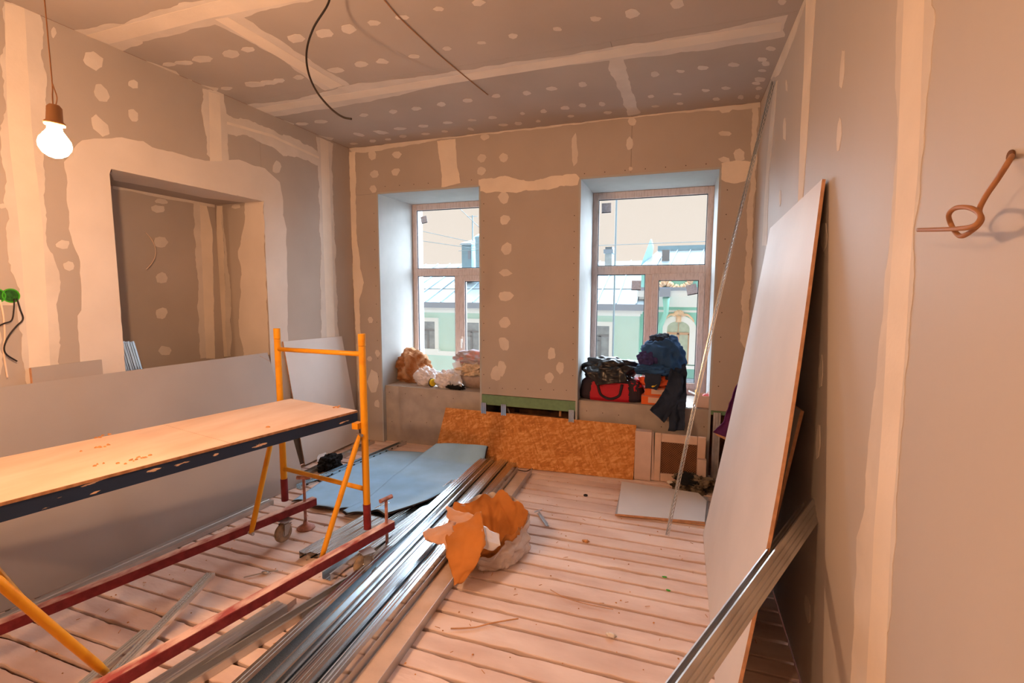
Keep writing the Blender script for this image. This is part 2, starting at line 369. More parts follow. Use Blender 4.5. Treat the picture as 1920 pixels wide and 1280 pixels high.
for q in [(380,111,22,7),(433,101,18,7),(465,92,14,5),(346,118,16,4),(317,121,14,4),(556,72,17,8),(608,62,18,8),(477,158,22,5),(504,155,18,5),(524,151,12,4),(559,145,12,5),(425,165,12,3),(630,131,16,5),(566,232,12,3),(601,228,12,3.5),
    (655,54,14,8),(700,42,14,6),(756,33,14,5),(821,17,10,5),(897,5,13,7),(677,120,14,5),(717,115,13,5),(777,106,11,4),(838,91,10,4),(903,80,10,3),(962,67,9,5),(1046,54,9,4),(1117,35,11,5),(1184,25,15,9),(1268,8,14,9),
    (683,216,8,3),(737,209,8,4),(781,203,10,4),(827,195,10,4),(877,188,10,4),(930,180,8,4),(987,174,8,4.5),(1035,166,11,4),(1093,158,10,4.5),(1228,139,9,5),(1275,133,9,3),
    (673,252,10,3,12),(714,248,14,3,8),(750,241,12,3),(794,236,10,3),(839,230,10,2.5),(885,225,9,2.5),(923,220,9,3),(980,213,5,3),(1019,208,7,4),(1060,202,9,4),(1092,197,7,4),(1129,195,7,4.5),
    (663,269,8,2),(699,264,7,2.5),(728,261,7,2),(756,255,7,3),(798,251,8,2),(834,246,6,2),(882,242,7,2.5,15),(944,234,9,2.5),(972,231,8,3.5),(1009,227,5,2.5),(1070,218,6,2.5),(1139,211,8,3),(1220,181,6,3),(1229,199,7,2),(1271,176,8,2),(1276,194,6,2.5),
    (1317,127,11,4),(1376,121,11,4),(1445,92,10,4),(1428,112,10,5),(1438,119,8,5),(1430,132,8,3),(1424,149,10,5),(1418,156,8,3),(1424,165,8,3),(1362,165,9,3),(1322,169,8,3),(1342,186,7,3),(1389,182,6,4),(1420,181,4,4),(1466,3,10,6),(1446,69,9,4),
    (820,-40,16,9),(930,-60,16,9),(1050,-80,16,9),(540,232,8,2)]:
    dab('ceil', *q, parent=ceil)
# ---- left wall with the niche opening
wl = MB(); X0 = XL-.0126; X1 = XL-.10
wl.box((X1, YB-.1, 0), (X0, OY1, H)); wl.box((X1, OY1, OZ), (X0, OY2+.002, H)); wl.box((X1, OY2+.0125, 0), (X0, 5.0, H))
wl.box((NX-.1, OY1-1.2, 0), (NX-.0126, OY2+.1, OZ+.1))                      # back of the niche
wl.box((NX-.0126, OY2+.0126, 0), (X1, OY2+.1, OZ)); wl.box((NX-.0126, OY1-1.2, OZ+.0126), (X1, OY2+.1, OZ+.1)); wl.box((NX-.0126, OY1-1.3, 0), (X1, OY1-1.2, OZ))
wleft = struct(wl.ob('wall_left', 'subfloor'))
ya, yb, yc = at(62, 300, 'x', XL).y, at(403, 240, 'x', XL).y, at(610, 300, 'x', XL).y; zh = at(510, 252, 'x', XL).z
panels(wleft, [(YB, 0, -1.6, H), (-1.6, 0, -.1, H), (-.1, 0, ya, H), (ya, 0, OY1, OZ), (ya, OZ, yb, H), (yb, OZ, OY2, zh), (OY2, 0, yc, zh), (yb, zh, yc, H), (yc, 0, D, H)], 'left')
panels(wleft, [(OY1-1.2, 0, OY2, OZ)], 'niche'); panels(wleft, [(NX, 0, XL-T, OZ)], 'jamb'); panels(wleft, [(NX, OY1-1.2, XL-T, OY2)], 'nceil')
stain('left', [(153,262),(230,258),(269,265),(285,276),(340,290),(386,302),(447,300),(497,316),(524,340),(531,370),(530,403),(537,430),(538,520),(540,640),(545,780),(512,780),(506.5,680),(494,378.5),(209,317),(221,500),(234,688),(242,820),(155,820),(148,679),(145,591),(153,580),(151,544),(148,480),(129,430),(125,353),(121,302)], 'skim', .008, 'skim_coat', wleft, .0007, .03)
stain('left', [(380,165),(418,175),(424,215),(428,302),(400,304),(388,290),(386,250),(378,210)], 'putty', .012, 'joint_filler', wleft)
stain('left', [(421,214),(455,222),(500,238),(545,258),(594,280),(599,312),(585,305),(560,297),(530,288),(505,275),(480,262),(455,256),(427,250)], 'putty', .016, 'joint_filler', wleft)
stain('left', [(592,254),(625,270),(622,300),(628,450),(635,640),(640,800),(606,800),(602,640),(600,450),(597,330)], 'putty', .014, 'joint_filler', wleft)
stain('left', [(5,5),(75,20),(82,110),(83,300),(84,430),(98,480),(113,540),(110,580),(108,620),(112,690),(118,800),(55,800),(45,690),(38,620),(30,540),(15,470),(15,430),(5,300)], 'putty', .014, 'joint_filler', wleft)
stain('left', [(-60,5),(-20,5),(-15,300),(-8,500),(5,700),(-50,700)], 'putty', .014, 'joint_filler', wleft)
for P in ([(391,172),(412,178),(416,302),(394,302)], [(600,258),(615,265),(622,450),(628,640),(632,800),(618,800),(613,640),(606,450)], [(8,6),(45,14),(60,250),(80,430),(94,690),(100,800),(62,800),(55,690),(36,430),(15,250)], [(425,228),(510,252),(598,294),(598,298),(510,257),(425,233)]):
    stain('left', P, 'tape', .002, 'joint_tape', wleft, .0016, .05)
for q in [(175,114,22,16,30),(189,173,14,20,-30),(188,236,14,22,-30),(249,159,11,9,35),(251,218,9,14,-30),(520,313,9,12),(116,457,13,8),(127,499,11,9),(100,60,4,10),(5,385,8,5),(8,560,26,14)]: dab('left', *q, parent=wleft)
stain('niche', [(362,380),(380,380),(382,480),(384,600),(386,672),(374,672),(372,560),(366,440)], 'putty', .012, 'joint_filler', wleft)
stain('niche', [(374,382),(387,384),(398,430),(401,600),(403,672),(386,672),(379,500)], 'tape', .004, 'joint_tape', wleft)
stain('niche', [(212,344),(320,366),(402,382),(402,388),(320,374),(212,353)], 'putty', .005, 'joint_filler', wleft)
stain('jamb', [(406,386),(417,386),(421,500),(426,668),(411,668),(407,500)], 'tape', .004, 'joint_tape', wleft)
stain('jamb', [(417,386),(424,470),(433,560),(433,668),(425,668),(420,500)], 'putty', .01, 'joint_filler', wleft)
stain('jamb', [(461,381),(494,378),(504,665),(456,668),(449,600),(453,520),(447,470),(458,430),(458,400)], 'skim', .012, 'skim_coat', wleft)
stain('nceil', [(208,316),(494,377),(462,380),(380,370),(320,357),(212,337)], 'skim', .008, 'skim_coat', wleft)
for q in [(303,378,12,5),(296,391,13,8),(301,454,13,11),(303,521,12,11),(303,587,12,11),(310,657,12,10)]: dab('niche', *q, parent=wleft)
dab('jamb', 443, 387, 8, 5, parent=wleft)
# ---- back wall: masonry shell, drywall skin, plastered window recesses
wb = MB(); Y1, Y2 = 4.96, 5.32
for a, b in ((-4.3, W1[0]-.075), (W1[1]+.075, W2[0]-.075), (W2[1]+.075, XR+.35)): wb.box((a, Y1+.06, 0), (b, Y2, H+.3))
for a, b in ((-4.3, W1[0]-.013), (W1[1]+.013, W2[0]-.013), (W2[1]+.013, XR+.35)): wb.box((a, 4.62, 0), (b, Y1+.06, H+.3))
for a, b in (W1, W2): wb.box((a-.075, Y1+.06, -.2), (b+.075, Y2, .50)); wb.box((a-.075, Y1+.06, 2.62), (b+.075, Y2, H+.3)); wb.box((a, 4.62, 0), (b, Y1+.06, .55)); wb.box((a, 4.62, WZ+.02), (b, Y1+.06, H+.3))
wback = struct(wb.ob('wall_back', 'mason'))
xs = at(842, 300, 'y', D).x; xq = at(1185, 240, 'y', D).x; zj = at(990, 345, 'y', D).z
panels(wback, [(XL, 0, W1[0], WZ), (XL, WZ, xs, H), (xs, WZ, xq, H), (xq, WZ, XR, H), (W1[1], .60, W2[0], zj), (W1[1], zj, W2[0], WZ), (W2[1], .61, XR, WZ)], 'back')
box('green_drywall_strip', (W1[1], D+.002, .497), (W2[0], D+.0145, .595), 'green', wback)
box('green_drywall_strip', (W2[1], D+.002, .575), (XR, D+.0145, .607), 'green', wback)
for a, b in (W1, W2):
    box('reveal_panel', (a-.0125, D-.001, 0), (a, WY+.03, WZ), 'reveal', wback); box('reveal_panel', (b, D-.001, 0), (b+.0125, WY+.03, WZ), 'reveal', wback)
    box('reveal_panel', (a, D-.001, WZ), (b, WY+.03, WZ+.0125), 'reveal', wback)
    box('sill_front_panel', (a+.002, D+.055, 0), (b-.002, D+.0675, SZ-.0125), 'sillboard', wback)
    box('sill_top_panel', (a+.002, D+.052, SZ-.0125), (b-.002, WY+.02, SZ), 'sillboard', wback)
    for e in (a, b):                                        # metal corner beads
        MB().box((e-.006, D-.0035, 0), (e+.006, D-.0005, WZ)).ob('corner_bead', 'reveal', wback)
    MB().box((a, D-.0035, WZ-.006), (b, D-.0005, WZ+.006)).ob('corner_bead', 'reveal', wback)
stain('back', [(655,278),(1424,191),(1424,203),(1290,210),(1190,220),(1000,243),(850,258),(700,283),(660,287)], 'putty', .008, 'joint_filler', wback, .0012, .03)
stain('back', [(654,284),(666,283),(667,350),(668,430),(675,500),(683,530),(675,560),(675,620),(684,700),(690,815),(676,815),(668,640),(658,430)], 'tape', .008, 'joint_filler', wback)
stain('back', [(820,264),(853,260),(857,300),(863,343),(828,351),(826,310)], 'tape', .008, 'joint_filler', wback)
stain('back', [(897,336),(940,330),(1000,338),(1040,330),(1080,325),(1086,332),(1084,345),(1040,352),(1010,355),(960,362),(930,362),(897,360)], 'tape', .014, 'joint_filler', wback)
stain('back', [(1072,330-70),(1080,250),(1085,285),(1084,305),(1075,312),(1073,290)], 'putty', .008, 'filler_patch', wback)
stain('back', [(1352,304),(1380,300),(1412,303),(1409,337),(1377,343),(1352,337)], 'tape', .008, 'joint_filler', wback)
stain('back', [(1412,198),(1423,196),(1418,300),(1413,400),(1408,550),(1400,665),(1389,640),(1392,560),(1400,430),(1406,330)], 'putty', .012, 'joint_filler', wback)
for q in [(698,291,8,9),(744,290,10,7),(702,326,8,8),(743,322,9,8),(700,355,7,7),(693,672,5,6),(708,662,5,7),(700,715,11,22),(707,757,5,8),
    (904,296,9,9),(945,296,9,9),(902,321,9,8),(944,370,10,12),(946,412,10,10),(950,466,10,13,15),(947,511,13,7),(948,555,14,11),(946,604,11,10,30),(945,645,9,14,-25),(930,700,11,14),(940,690,9,15),(1034,663,8,13),(1050,689,8,12),(1030,707,8,11),
    (1186,228,9,8),(1181,269,7,13),(1183,316,4,4),(909,257,9,6),(1361,206,14,6),(1359,250,13,5),(1386,290,12,13,-20),(1359,300,12,6,15),(695,600,5,7)]: dab('back', *q, parent=wback)
sc_ = MB()
def screws(pts):
    for x, y in pts:
        p = at(x, y, 'y', D); sc_.lathe(p+V((0, .001, 0)), (0, -1, 0), [(0, .0042), (.0018, .0042)], 8)
screws([(907+ (i % 2)*0, y) for i, y in enumerate(range(382, 730, 32))]+[(1077-i*.3, y) for i, y in enumerate(range(404, 730, 30))]+[(x, 740-(1080-x)*.03-8) for x in range(918, 1080, 24)]+[(x, 350-(x-715)*.075) for x in range(722, 895, 27)]+[(x, 326-(x-1090)*.08) for x in range(1096, 1350, 38)]
       +[(701+(y-400)*.028, y) for y in range(400, 720, 34)]+[(1364-(y-350)*.045, y) for y in range(356, 760, 46)])
stuff(sc_.ob('screw_heads', 'screw', wback))
sc2 = MB()
for x, y in [(730,735),(760,738),(790,741),(820,744),(850,747),(735,790),(770,790),(800,792),(1100,770),(1130,774),(1160,778),(1300,790),(1320,800),(1318,830),(1240,800)]:
    sc2.lathe(at(x, y, 'y', D+.055)+V((0, .001, 0)), (0, -1, 0), [(0, .0042), (.0018, .0042)], 8)
stuff(sc2.ob('screw_heads', 'screw', wback))
# studs and pipes inside the open base of the pier
def stud(name, p, q, wd, ht, m, parent, lip=True, open_up=False, up=(0, 0, 1), ribs=2, th=.0012, fribs=0):
    """roll-formed steel section from p to q: a ribbed web with two flanges and return lips"""
    p = V(p); q = V(q); d = (q-p).normalized(); u = V(up); sd = d.cross(u).normalized(); u = sd.cross(d); s = -1 if open_up else 1
    prof = []; h2 = wd/2
    if lip: prof.append((-h2+.008, 0))
    def groove(x, s_):
        out = []
        for i in range(fribs):
            c_ = ht*(i+1)/(fribs+1); out += [(x, c_-.0045), (x-s_*.003, c_-.002), (x-s_*.003, c_+.002), (x, c_+.0045)]
        return out
    prof += [(-h2, 0)]+groove(-h2, -1)+[(-h2, ht)]
    for i in range(ribs):
        c = -h2+wd*(i+1)/(ribs+1); g = wd*.05; prof += [(c-g*1.7, ht), (c-g*.8, ht-.004), (c+g*.8, ht-.004), (c+g*1.7, ht)]
    prof += [(h2, ht)]+groove(h2, 1)[::-1]+[(h2, 0)]
    if lip: prof.append((h2-.008, 0))
    if open_up: prof = [(a, ht-b) for a, b in prof]
    n = len(prof); k = 6; vs = []
    for i in range(k+1):
        c = p+(q-p)*(i/k)
        vs += [c+sd*a+u*b for a, b in prof]
    fs = [(i*n+j, i*n+j+1, (i+1)*n+j+1, (i+1)*n+j) for i in range(k) for j in range(n-1)]
    o = ob(name, vs, fs, m, parent); solid(o, th, 0); return o
for px in (910, 947, 1073):
    x = at(px, 770, 'y', D+.02).x; stud('metal_stud', (x, D+.02, 0), (x, D+.02, .52), .05, .045, 'steel', wback, up=(0, -1, 0), ribs=2)
stud('metal_stud', (.325, D+.02, 0), (.325, D+.02, .60), .055, .045, 'steeld', wback, up=(0, -1, 0), ribs=2)
MB().box((-1.5, D+.01, .40), (-.95, D+.05, .43)).ob('timber_rail', 'mason', wback)
MB().tube(spline([(-1.62, D+.08, .52), (-1.56, D+.06, .47), (-1.53, D+.07, .38), (-1.53, D+.1, .1)]), .011, 8).ob('conduit', 'pcable', wback, True)
MB().tube([(-1.03, D+.08, .0), (-1.03, D+.08, .52)], .012, 8).ob('pipe', 'wood', wback, True)
# ---- right wall
wr = MB(); wr.box((XR+.0126, YB-.1, 0), (XR+.15, 5.0, H)); wright = struct(wr.ob('wall_right', 'subfloor'))
s1, s2, s3 = at(1700, 300, 'x', XR).y, at(1510, 250, 'x', XR).y, at(1441, 300, 'x', XR).y
panels(wright, [(YB, 0, -1.3, H), (-1.3, 0, .2, H), (.2, 0, s1, H), (s1, 0, s2, H), (s2, 0, s3, H), (s3, 0, D, H)], 'right', 'rdrywall')
stain('right', [(1684,-20),(1748,-20),(1753,35),(1742,150),(1730,300),(1716,430),(1709,600),(1695,760),(1690,850),(1683,930),(1676,1060),(1655,1300),(1592,1300),(1602,1150),(1608,1010),(1622,950),(1624,890),(1636,780),(1650,640),(1672,430),(1683,250),(1682,130)], 'putty', .010, 'joint_filler', wright)
stain('right', [(1490,-15),(1517,-15),(1490,70),(1461,140),(1441,150),(1455,110),(1475,50)], 'putty', .010, 'joint_filler', wright)
stain('right', [(1451,165),(1458,150),(1449,260),(1442,330),(1438,460),(1429,460),(1436,330),(1443,240)], 'putty', .008, 'joint_filler', wright)
for P in ([(1697,-20),(1735,-20),(1728,200),(1722,330),(1712,430),(1705,560),(1695,700),(1680,900),(1672,1000),(1660,1300),(1625,1300),(1640,1000),(1655,800),(1665,600),(1680,400),(1688,200)],
          [(1512,-15),(1531,-15),(1522,110),(1517,200),(1513,270),(1504,400),(1496,405),(1501,250),(1508,130)]):
    stain('right', P, 'tape', .002, 'joint_tape', wright, .0017, .05)
for q in [(1579,130,4,38,4),(1573,253,5,30,4),(1475,160,2,13),(1471,242,3,22),(1463,370,2,15),(1534,830,4,34,3),(1540,700,4,30,3),(1514,1140,5,28,-6),(1545,440,7,28)]: dab('right', *q, parent=wright)
# ---- wall behind the viewer
wf = struct(box('wall_front', (-4.2, YB-.1, 0), (XR+.3, YB-.0126, H), 'subfloor'))
PL['front'] = ('y', YB, V((0, 1, 0))); panels(wf, [(XL, 0, -2, H), (-2, 0, -.75, H), (-.75, 0, XR, H)], 'front')
# ---- windows
def window(name, dx, handle):
    """outer frame, transom, mullion, fixed lights and an opening sash; dx shifts the right-hand window's measures"""
    x0, x1, z0, z1 = -.858+dx, .266+dx, SZ-.01, WZ; yf, yk = WY, WY+.07; f = MB()
    f.box((x0, yf, z0), (x0+.055, yk, z1)); f.box((x1-.055, yf, z0), (x1, yk, z1)); f.box((x0+.055, yf, z1-.068), (x1-.055, yk, z1)); f.box((x0+.055, yf, z0), (x1-.055, yk, z0+.07))
    f.box((x0+.055, yf, 1.765), (x1-.055, yk, 1.848)); f.box((-.331+dx, yf, z0+.07), (-.262+dx, yk, 1.765))
    r = struct(bevel(f.ob(name, 'frame'), .004, 1))
    s = MB(); a, b, c, d = -.266+dx, x1-.05, z0+.065, 1.770
    s.box((a, yf-.015, c), (a+.062, yk-.02, d)); s.box((b-.055, yf-.015, c), (b, yk-.02, d)); s.box((a+.062, yf-.015, d-.066), (b-.055, yk-.02, d)); s.box((a+.062, yf-.015, c), (b-.055, yk-.02, c+.06))
    sash = bevel(s.ob('sash', 'frame', r), .004, 1)
    for (p0, q0, p1, q1) in ((x0+.055, 1.848, x1-.055, z1-.068), (x0+.055, z0+.07, -.331+dx, 1.765), (a+.062, c+.06, b-.055, d-.066)):
        g = MB(); t = .007; yy = yf+.012 if p0 != a+.062 else yf+.0
        g.box((p0, yy, q0), (p0+t, yy+.01, q1)); g.box((p1-t, yy, q0), (p1, yy+.01, q1)); g.box((p0, yy, q1-t), (p1, yy+.01, q1)); g.box((p0, yy, q0), (p1, yy+.01, q0+t))
        g.ob('gasket', 'gasket', r); box('pane', (p0+.001, yf+.03, q0+.001), (p1-.001, yf+.034, q1-.001), 'glass', r)
    hx = -.235+dx; h = MB().box((hx-.011, yf-.027, 1.02), (hx+.011, yf-.0145, 1.09)).tube([(hx, yf-.03, 1.055), (hx, yf-.045, 1.055)], .008).box((hx-.008, yf-.057, .965), (hx+.008, yf-.043, 1.065))
    bevel(h.ob('handle', 'white', sash), .003)
    return r
win1 = window('window_1', -2.063, True); win2 = window('window_2', 0, True)
def sticker(win, px, py, s, rot):
    c = at(px, py, 'y', WY+.0285); a = math.radians(rot); u = V((math.cos(a), 0, math.sin(a)))*s; v = V((-math.sin(a), 0, math.cos(a)))*s*1.05; n = V((0, .0012, 0))
    o = MB().hexa([c-u-v-n, c+u-v-n, c+u-v, c-u-v], [c-u+v-n, c+u+v-n, c+u+v, c-u+v]).ob('sticker', 'sticker', win)
    b = MB().hexa([c-u-v-n*2, c+u-v-n*2, c+u-v-n, c-u-v-n], [c-u-v*.82-n*2, c+u-v*.82-n*2, c+u-v*.82-n, c-u-v*.82-n]); b.ob('sticker_edge', 'gasket', o)
sticker(win1, 795, 412, .038, 10); sticker(win2, 1137, 390, .046, 1); sticker(win2, 1193, 535, .046, -1); sticker(win2, 1297, 543, .047, 12)
# ================================================================== THINGS
def lamp_bulb(c, label, r=.040, tilt=.12, cat='light bulb', loop=True, m='bulb'):
    t = thing('hanging_light_bulb', label, cat); c = V(c); ax = V((tilt, .0, 1)).normalized()
    prof = [(-r, .002), (-r*.92, r*.38), (-r*.7, r*.71), (-r*.3, r*.95), (0, r), (r*.35, r*.93), (r*.75, r*.66), (r*1.05, r*.46), (r*1.4, r*.42)]
    MB().lathe(c, ax, prof, 28).ob('bulb_glass', m, t, True)
    MB().lathe(c, ax, [(r*1.38, r*.62), (r*1.6, r*.66), (r*1.75, r*.5), (r*2.7, r*.46), (r*2.9, r*.3)], 20).ob('socket', 'socket', t, True)
    s = c+ax*r*2.85; top = V((s.x-.0, s.y, H))
    if loop:
        MB().tube(spline([s+V((.008, 0, 0)), s+V((.016, 0, .02)), s+V((.008, 0, .045)), s+V((.0, 0, .065))]), .0016, 6).ob('wire', 'tcable', t, True)
        MB().tube(spline([s+V((-.006, 0, 0)), s+V((-.004, 0, .03)), s+V((0, 0, .065)), s+V((.0, 0, .2)), top]), .0018, 6).ob('cord', 'tcable', t, True)
    return t
E_L = lambda P: P/(4*math.pi**2*.04**2)
nb = M['bulb'].node_tree.nodes['Principled BSDF']; nb.inputs['Emission Color'].default_value = (*BULB_COL, 1); nb.inputs['Emission Strength'].default_value = E_L(BULB_W)
M['fill_bulb'] = M['bulb'].copy(); M['fill_bulb'].node_tree.nodes['Principled BSDF'].inputs['Emission Strength'].default_value = E_L(FILL_BULB_W)
lamp_bulb(deep(103, 271, 1.48), 'lit bare bulb hanging from a thin wire near the left wall')
lamp_bulb((-1.9, -1.9, 2.45), 'added fill bulb hanging unseen behind the viewer', r=.04, m='fill_bulb')  # extra lamp out of view, added as warm fill for the room
# ---- scaffold
sc = thing('scaffold', 'yellow and red rolling scaffold with a long plywood deck', 'scaffold')
zt = .19
bf = [at(735, 975, 'z', zt), at(230, 1255, 'z', zt)]; br = [at(590, 932, 'z', zt), at(0, 1165, 'z', zt)]
dirf = (bf[1]-bf[0]).normalized(); dirr = (br[1]-br[0]).normalized()
F0, F1 = bf[0], bf[0]+dirf*2.15; R0, R1 = br[0], br[0]+dirr*2.15
for a, b in ((F0, F1), (R0, R1)):
    a, b = V(a), V(b)
    o = bevel(MB().beam(a-V((0, 0, .026)), b-V((0, 0, .026)), .05, .05).ob('base_beam', 'red', sc), .004)
    MB().beam(a-V((0, 0, .0006)), b-V((0, 0, .0006)), .047, .0022).ob('plaster_crust', 'redtop', o)
pF, pR = V((-1.722, 2.335, zt)), V((-2.487, 2.48, zt)); qF, qR = F0+dirf*1.72, R0+dirr*1.66
for p, nm in ((pF, 1), (pR, 1), (qF, 0), (qR, 0)):
    ztop = 1.352; b = MB().tube([(p.x, p.y, zt), (p.x, p.y, ztop-.07)], .0205, 16).tube([(p.x, p.y, ztop-.068), (p.x, p.y, ztop)], .0215, 16)
    o = b.ob('post', 'yellow', sc, True); m_ = o.modifiers.new('e', 'EDGE_SPLIT')
    MB().tube([(p.x, p.y, zt-.01), (p.x, p.y, .335)], .0225, 16).ob('red_sleeve', 'red', o, True).modifiers.new('e', 'EDGE_SPLIT')
for a, b in ((pR, pF), (qR, qF)):
    for z, r in ((1.215, .0145), (.405, .0145)):
        MB().tube([(a.x, a.y, z), (b.x, b.y, z+.02)], r, 12).ob('cross_rail', 'yellow', sc, True)
def brace(p, q, label=None):
    p, q = V(p), V(q); d = (q-p).normalized()
    b = MB().tube([p, p+d*.04, p+d*.06, q-d*.07, q-d*.045, q], [.010, .013, .0155, .0155, .015, .012], 10); o = b.ob('diagonal_brace', 'yellow', sc, True)
    MB().lathe(q, dirf.cross(V((0, 0, 1))), [(-.022, .009), (.022, .009)], 8).ob('bolt', 'zinc', o); MB().lathe(p, dirf.cross(V((0, 0, 1))), [(-.022, .009), (.022, .009)], 8).ob('bolt', 'zinc', o)
brace((pF.x-.01, pF.y-.035, .765), at(603, 1045, 'z', .165)+V((.0, 0, 0)))
brace((pR.x-.01, pR.y-.035, .75), at(463, 998, 'z', .165)+V((.032, 0, 0)))
brace((qF.x-.03, qF.y+.03, .74), at(200, 1262, 'z', .165)); brace((qR.x, qR.y+.035, .74), at(70, 1165, 'z', .165)+V((.03, 0, 0)))
MB().box((pF.x-.05, pF.y-.05, .80), (pF.x-.01, pF.y+.0, .835)).ob('deck_hook', 'yellow', sc); MB().box((pR.x+.01, pR.y-.05, .80), (pR.x+.05, pR.y, .835)).ob('deck_hook', 'yellow', sc)
def caster(p, yaw):
    p = V(p); d = V((math.sin(yaw), math.cos(yaw), 0)); s = d.cross(V((0, 0, 1)))
    t = MB().beam(p-d*.035+V((0, 0, -.054)), p+d*.04+V((0, 0, -.054)), .07, .004).lathe(p+V((0, 0, -.075)), (0, 0, 1), [(0, .024), (.018, .022)], 14)
    c = p+V((0, 0, .062-zt))-d*.018; o = t.ob('caster', 'zinc', sc)
    for k in (-1, 1): MB().hexa([c+s*k*.024-d*.012-V((0,0,.01)), c+s*k*.024+d*.012-V((0,0,.01)), c+s*k*.028+d*.012-V((0,0,.01)), c+s*k*.028-d*.012-V((0,0,.01))], [p+s*k*.024-d*.028-V((0,0,.07)), p+s*k*.024+d*.026-V((0,0,.07)), p+s*k*.028+d*.026-V((0,0,.07)), p+s*k*.028-d*.028-V((0,0,.07))]).ob('fork', 'zinc', o)
    w = MB().lathe(c, s, [(-.017, .02), (-.017, .046), (-.014, .056), (-.006, .0605), (.006, .0605), (.014, .056), (.017, .046), (.017, .02)], 30).ob('wheel', 'rubber', o, True)
    MB().lathe(c, s, [(-.021, .016), (-.019, .022), (.019, .022), (.021, .016)], 16).ob('hub', 'zinc', o, True)
caster(at(535, 985, 'z', .10)*1 + V((0, 0, .09)), .1); caster(at(688, 1045, 'z', .10)+V((0, 0, .09)), .55)
caster(F1-dirf*.25, .3); caster(R1-dirr*.25, .3)
def jack(p, foot, ztop, zbot):
    p = V(p); o = MB().tube([(p.x, p.y, zbot), (p.x, p.y, ztop)], .0095, 10).ob('screw_jack', 'copper', sc, True)
    d = V((.25, .97, 0)).normalized() if not foot else V((.93, .35, 0)).normalized()
    MB().tube([V((p.x, p.y, ztop))-d*.045, V((p.x, p.y, ztop))+d*.045], .013, 12).ob('jack_handle', 'copper', o, True).modifiers.new('e', 'EDGE_SPLIT')
    if foot: MB().lathe((p.x, p.y, 0.002), (0, 0, 1), [(0, .058), (.006, .056), (.03, .018), (.05, .014)], 24).ob('foot_plate', 'copper', o, True)
    else: MB().lathe((p.x, p.y, zbot), (0, 0, -1), [(0, .0095), (.02, .001)], 10).ob('point', 'copper', o)
jack(F0+dirf*.045, False, .345, .035); jack(R0+dirr*.075, True, .355, .01)
DZ = .885
d0, d1 = at(545, 747, 'z', DZ), at(670, 769, 'z', DZ); dd = (at(0, 950, 'z', .875)-at(672, 773, 'z', .875)).normalized(); L_ = 2.05
def deckpt(p, t, z): q = p+dd*t; return V((q.x, q.y, z))
for t0, t1 in ((0, .742), (.745, L_)):
    hx = MB().hexa([deckpt(d0, t0, DZ-.012), deckpt(d1, t0, DZ-.012), deckpt(d1, t1, DZ-.012), deckpt(d0, t1, DZ-.012)], [deckpt(d0, t0, DZ), deckpt(d1, t0, DZ), deckpt(d1, t1, DZ), deckpt(d0, t1, DZ)])
    dk = hx.ob('plywood_deck', 'ply', sc)
    MB().beam(deckpt(d1, t0, DZ-.0065)+V((.0008, 0, 0)), deckpt(d1, t1, DZ-.0065)+V((.0008, 0, 0)), .003, .0115).ob('plywood_edge', 'plyedge', dk)
fr_ = MB()
for p, k in ((d1, 1), (d0, -1)):
    s_ = (d1-d0).normalized()*k
    fr_.beam(deckpt(p, 0, DZ-.041)-s_*.002, deckpt(p, L_, DZ-.041)-s_*.002, .004, .056); fr_.beam(deckpt(p, 0, DZ-.014)-s_*.022, deckpt(p, L_, DZ-.014)-s_*.022, .04, .003)
for t in (0.02, .7, 1.35, L_-.02): fr_.beam(deckpt(d0, t, DZ-.035), deckpt(d1, t, DZ-.035), .03, .035)
fr_.ob('deck_frame', 'navy', sc)
rr = random.Random(3); cr = MB()
for cx, cy, n, sp in ((185, 838, 7, .03), (255, 860, 12, .03), (632, 763, 9, .022), (180, 873, 4, .015), (190, 818, 6, .02), (505, 800, 3, .02)):
    c = at(cx, cy, 'z', DZ)
    for i in range(n):
        q = c+V((rr.gauss(0, sp*.4), rr.gauss(0, sp), .002)); s = rr.uniform(.003, .009)
        cr.lathe(q, (rr.uniform(-.3, .3), rr.uniform(-.3, .3), 1), [(-.002, s), (.001, s*.8), (.004, s*.2)], 6)
stuff(cr.ob('dry_crumbs', 'crumb', sc))
# ---- boards leaning and lying about
def slab(name, bl, br_, tr, tl, th, m, edge, label, cat, nrm, bow=0, group=None, nu=24, nv=24, bowf=None):
    """a sheet given by its four front corners; thickness goes along -nrm; the paper edge is a part"""
    nrm = V(nrm).normalized(); bl, br_, tr, tl = V(bl), V(br_), V(tr), V(tl)
    def P(u, v):
        p = (bl*(1-u)+br_*u)*(1-v)+(tl*(1-u)+tr*u)*v
        return p+nrm*(bow*4*v*(1-v))+(bowf(u, v) if bowf else V((0, 0, 0)))
    vs = [P(i/nu, j/nv) for j in range(nv+1) for i in range(nu+1)]; n = len(vs); vb = [p-nrm*th for p in vs]
    fs = [(j*(nu+1)+i, j*(nu+1)+i+1, (j+1)*(nu+1)+i+1, (j+1)*(nu+1)+i) for j in range(nv) for i in range(nu)]
    o = ob(name, vs+vb, fs+[tuple(k+n for k in f[::-1]) for f in fs], m, None, True); tag(o, label, cat, group)
    rim = [j for j in range(nu+1)]+[(j+1)*(nu+1)+nu for j in range(nv)]+[nv*(nu+1)+nu-1-j for j in range(nu)]+[(nv-1-j)*(nu+1) for j in range(nv-1)]
    k = len(rim); ev = [vs[i] for i in rim]+[vb[i] for i in rim]
    ob('paper_edge', ev, [(i, (i+1) % k, k+(i+1) % k, k+i) for i in range(k)], edge, o)
    return o
b1 = slab('drywall_sheet', (-3.228, .60, .002), (-2.895, 3.11, .002), (-3.225, 3.105, 1.085), (-3.232, .60, 1.12), .0125, 'board', 'bedge', 'long grey drywall sheet standing on edge behind the scaffold', 'drywall sheet', (1, .1, .25), bow=.006)
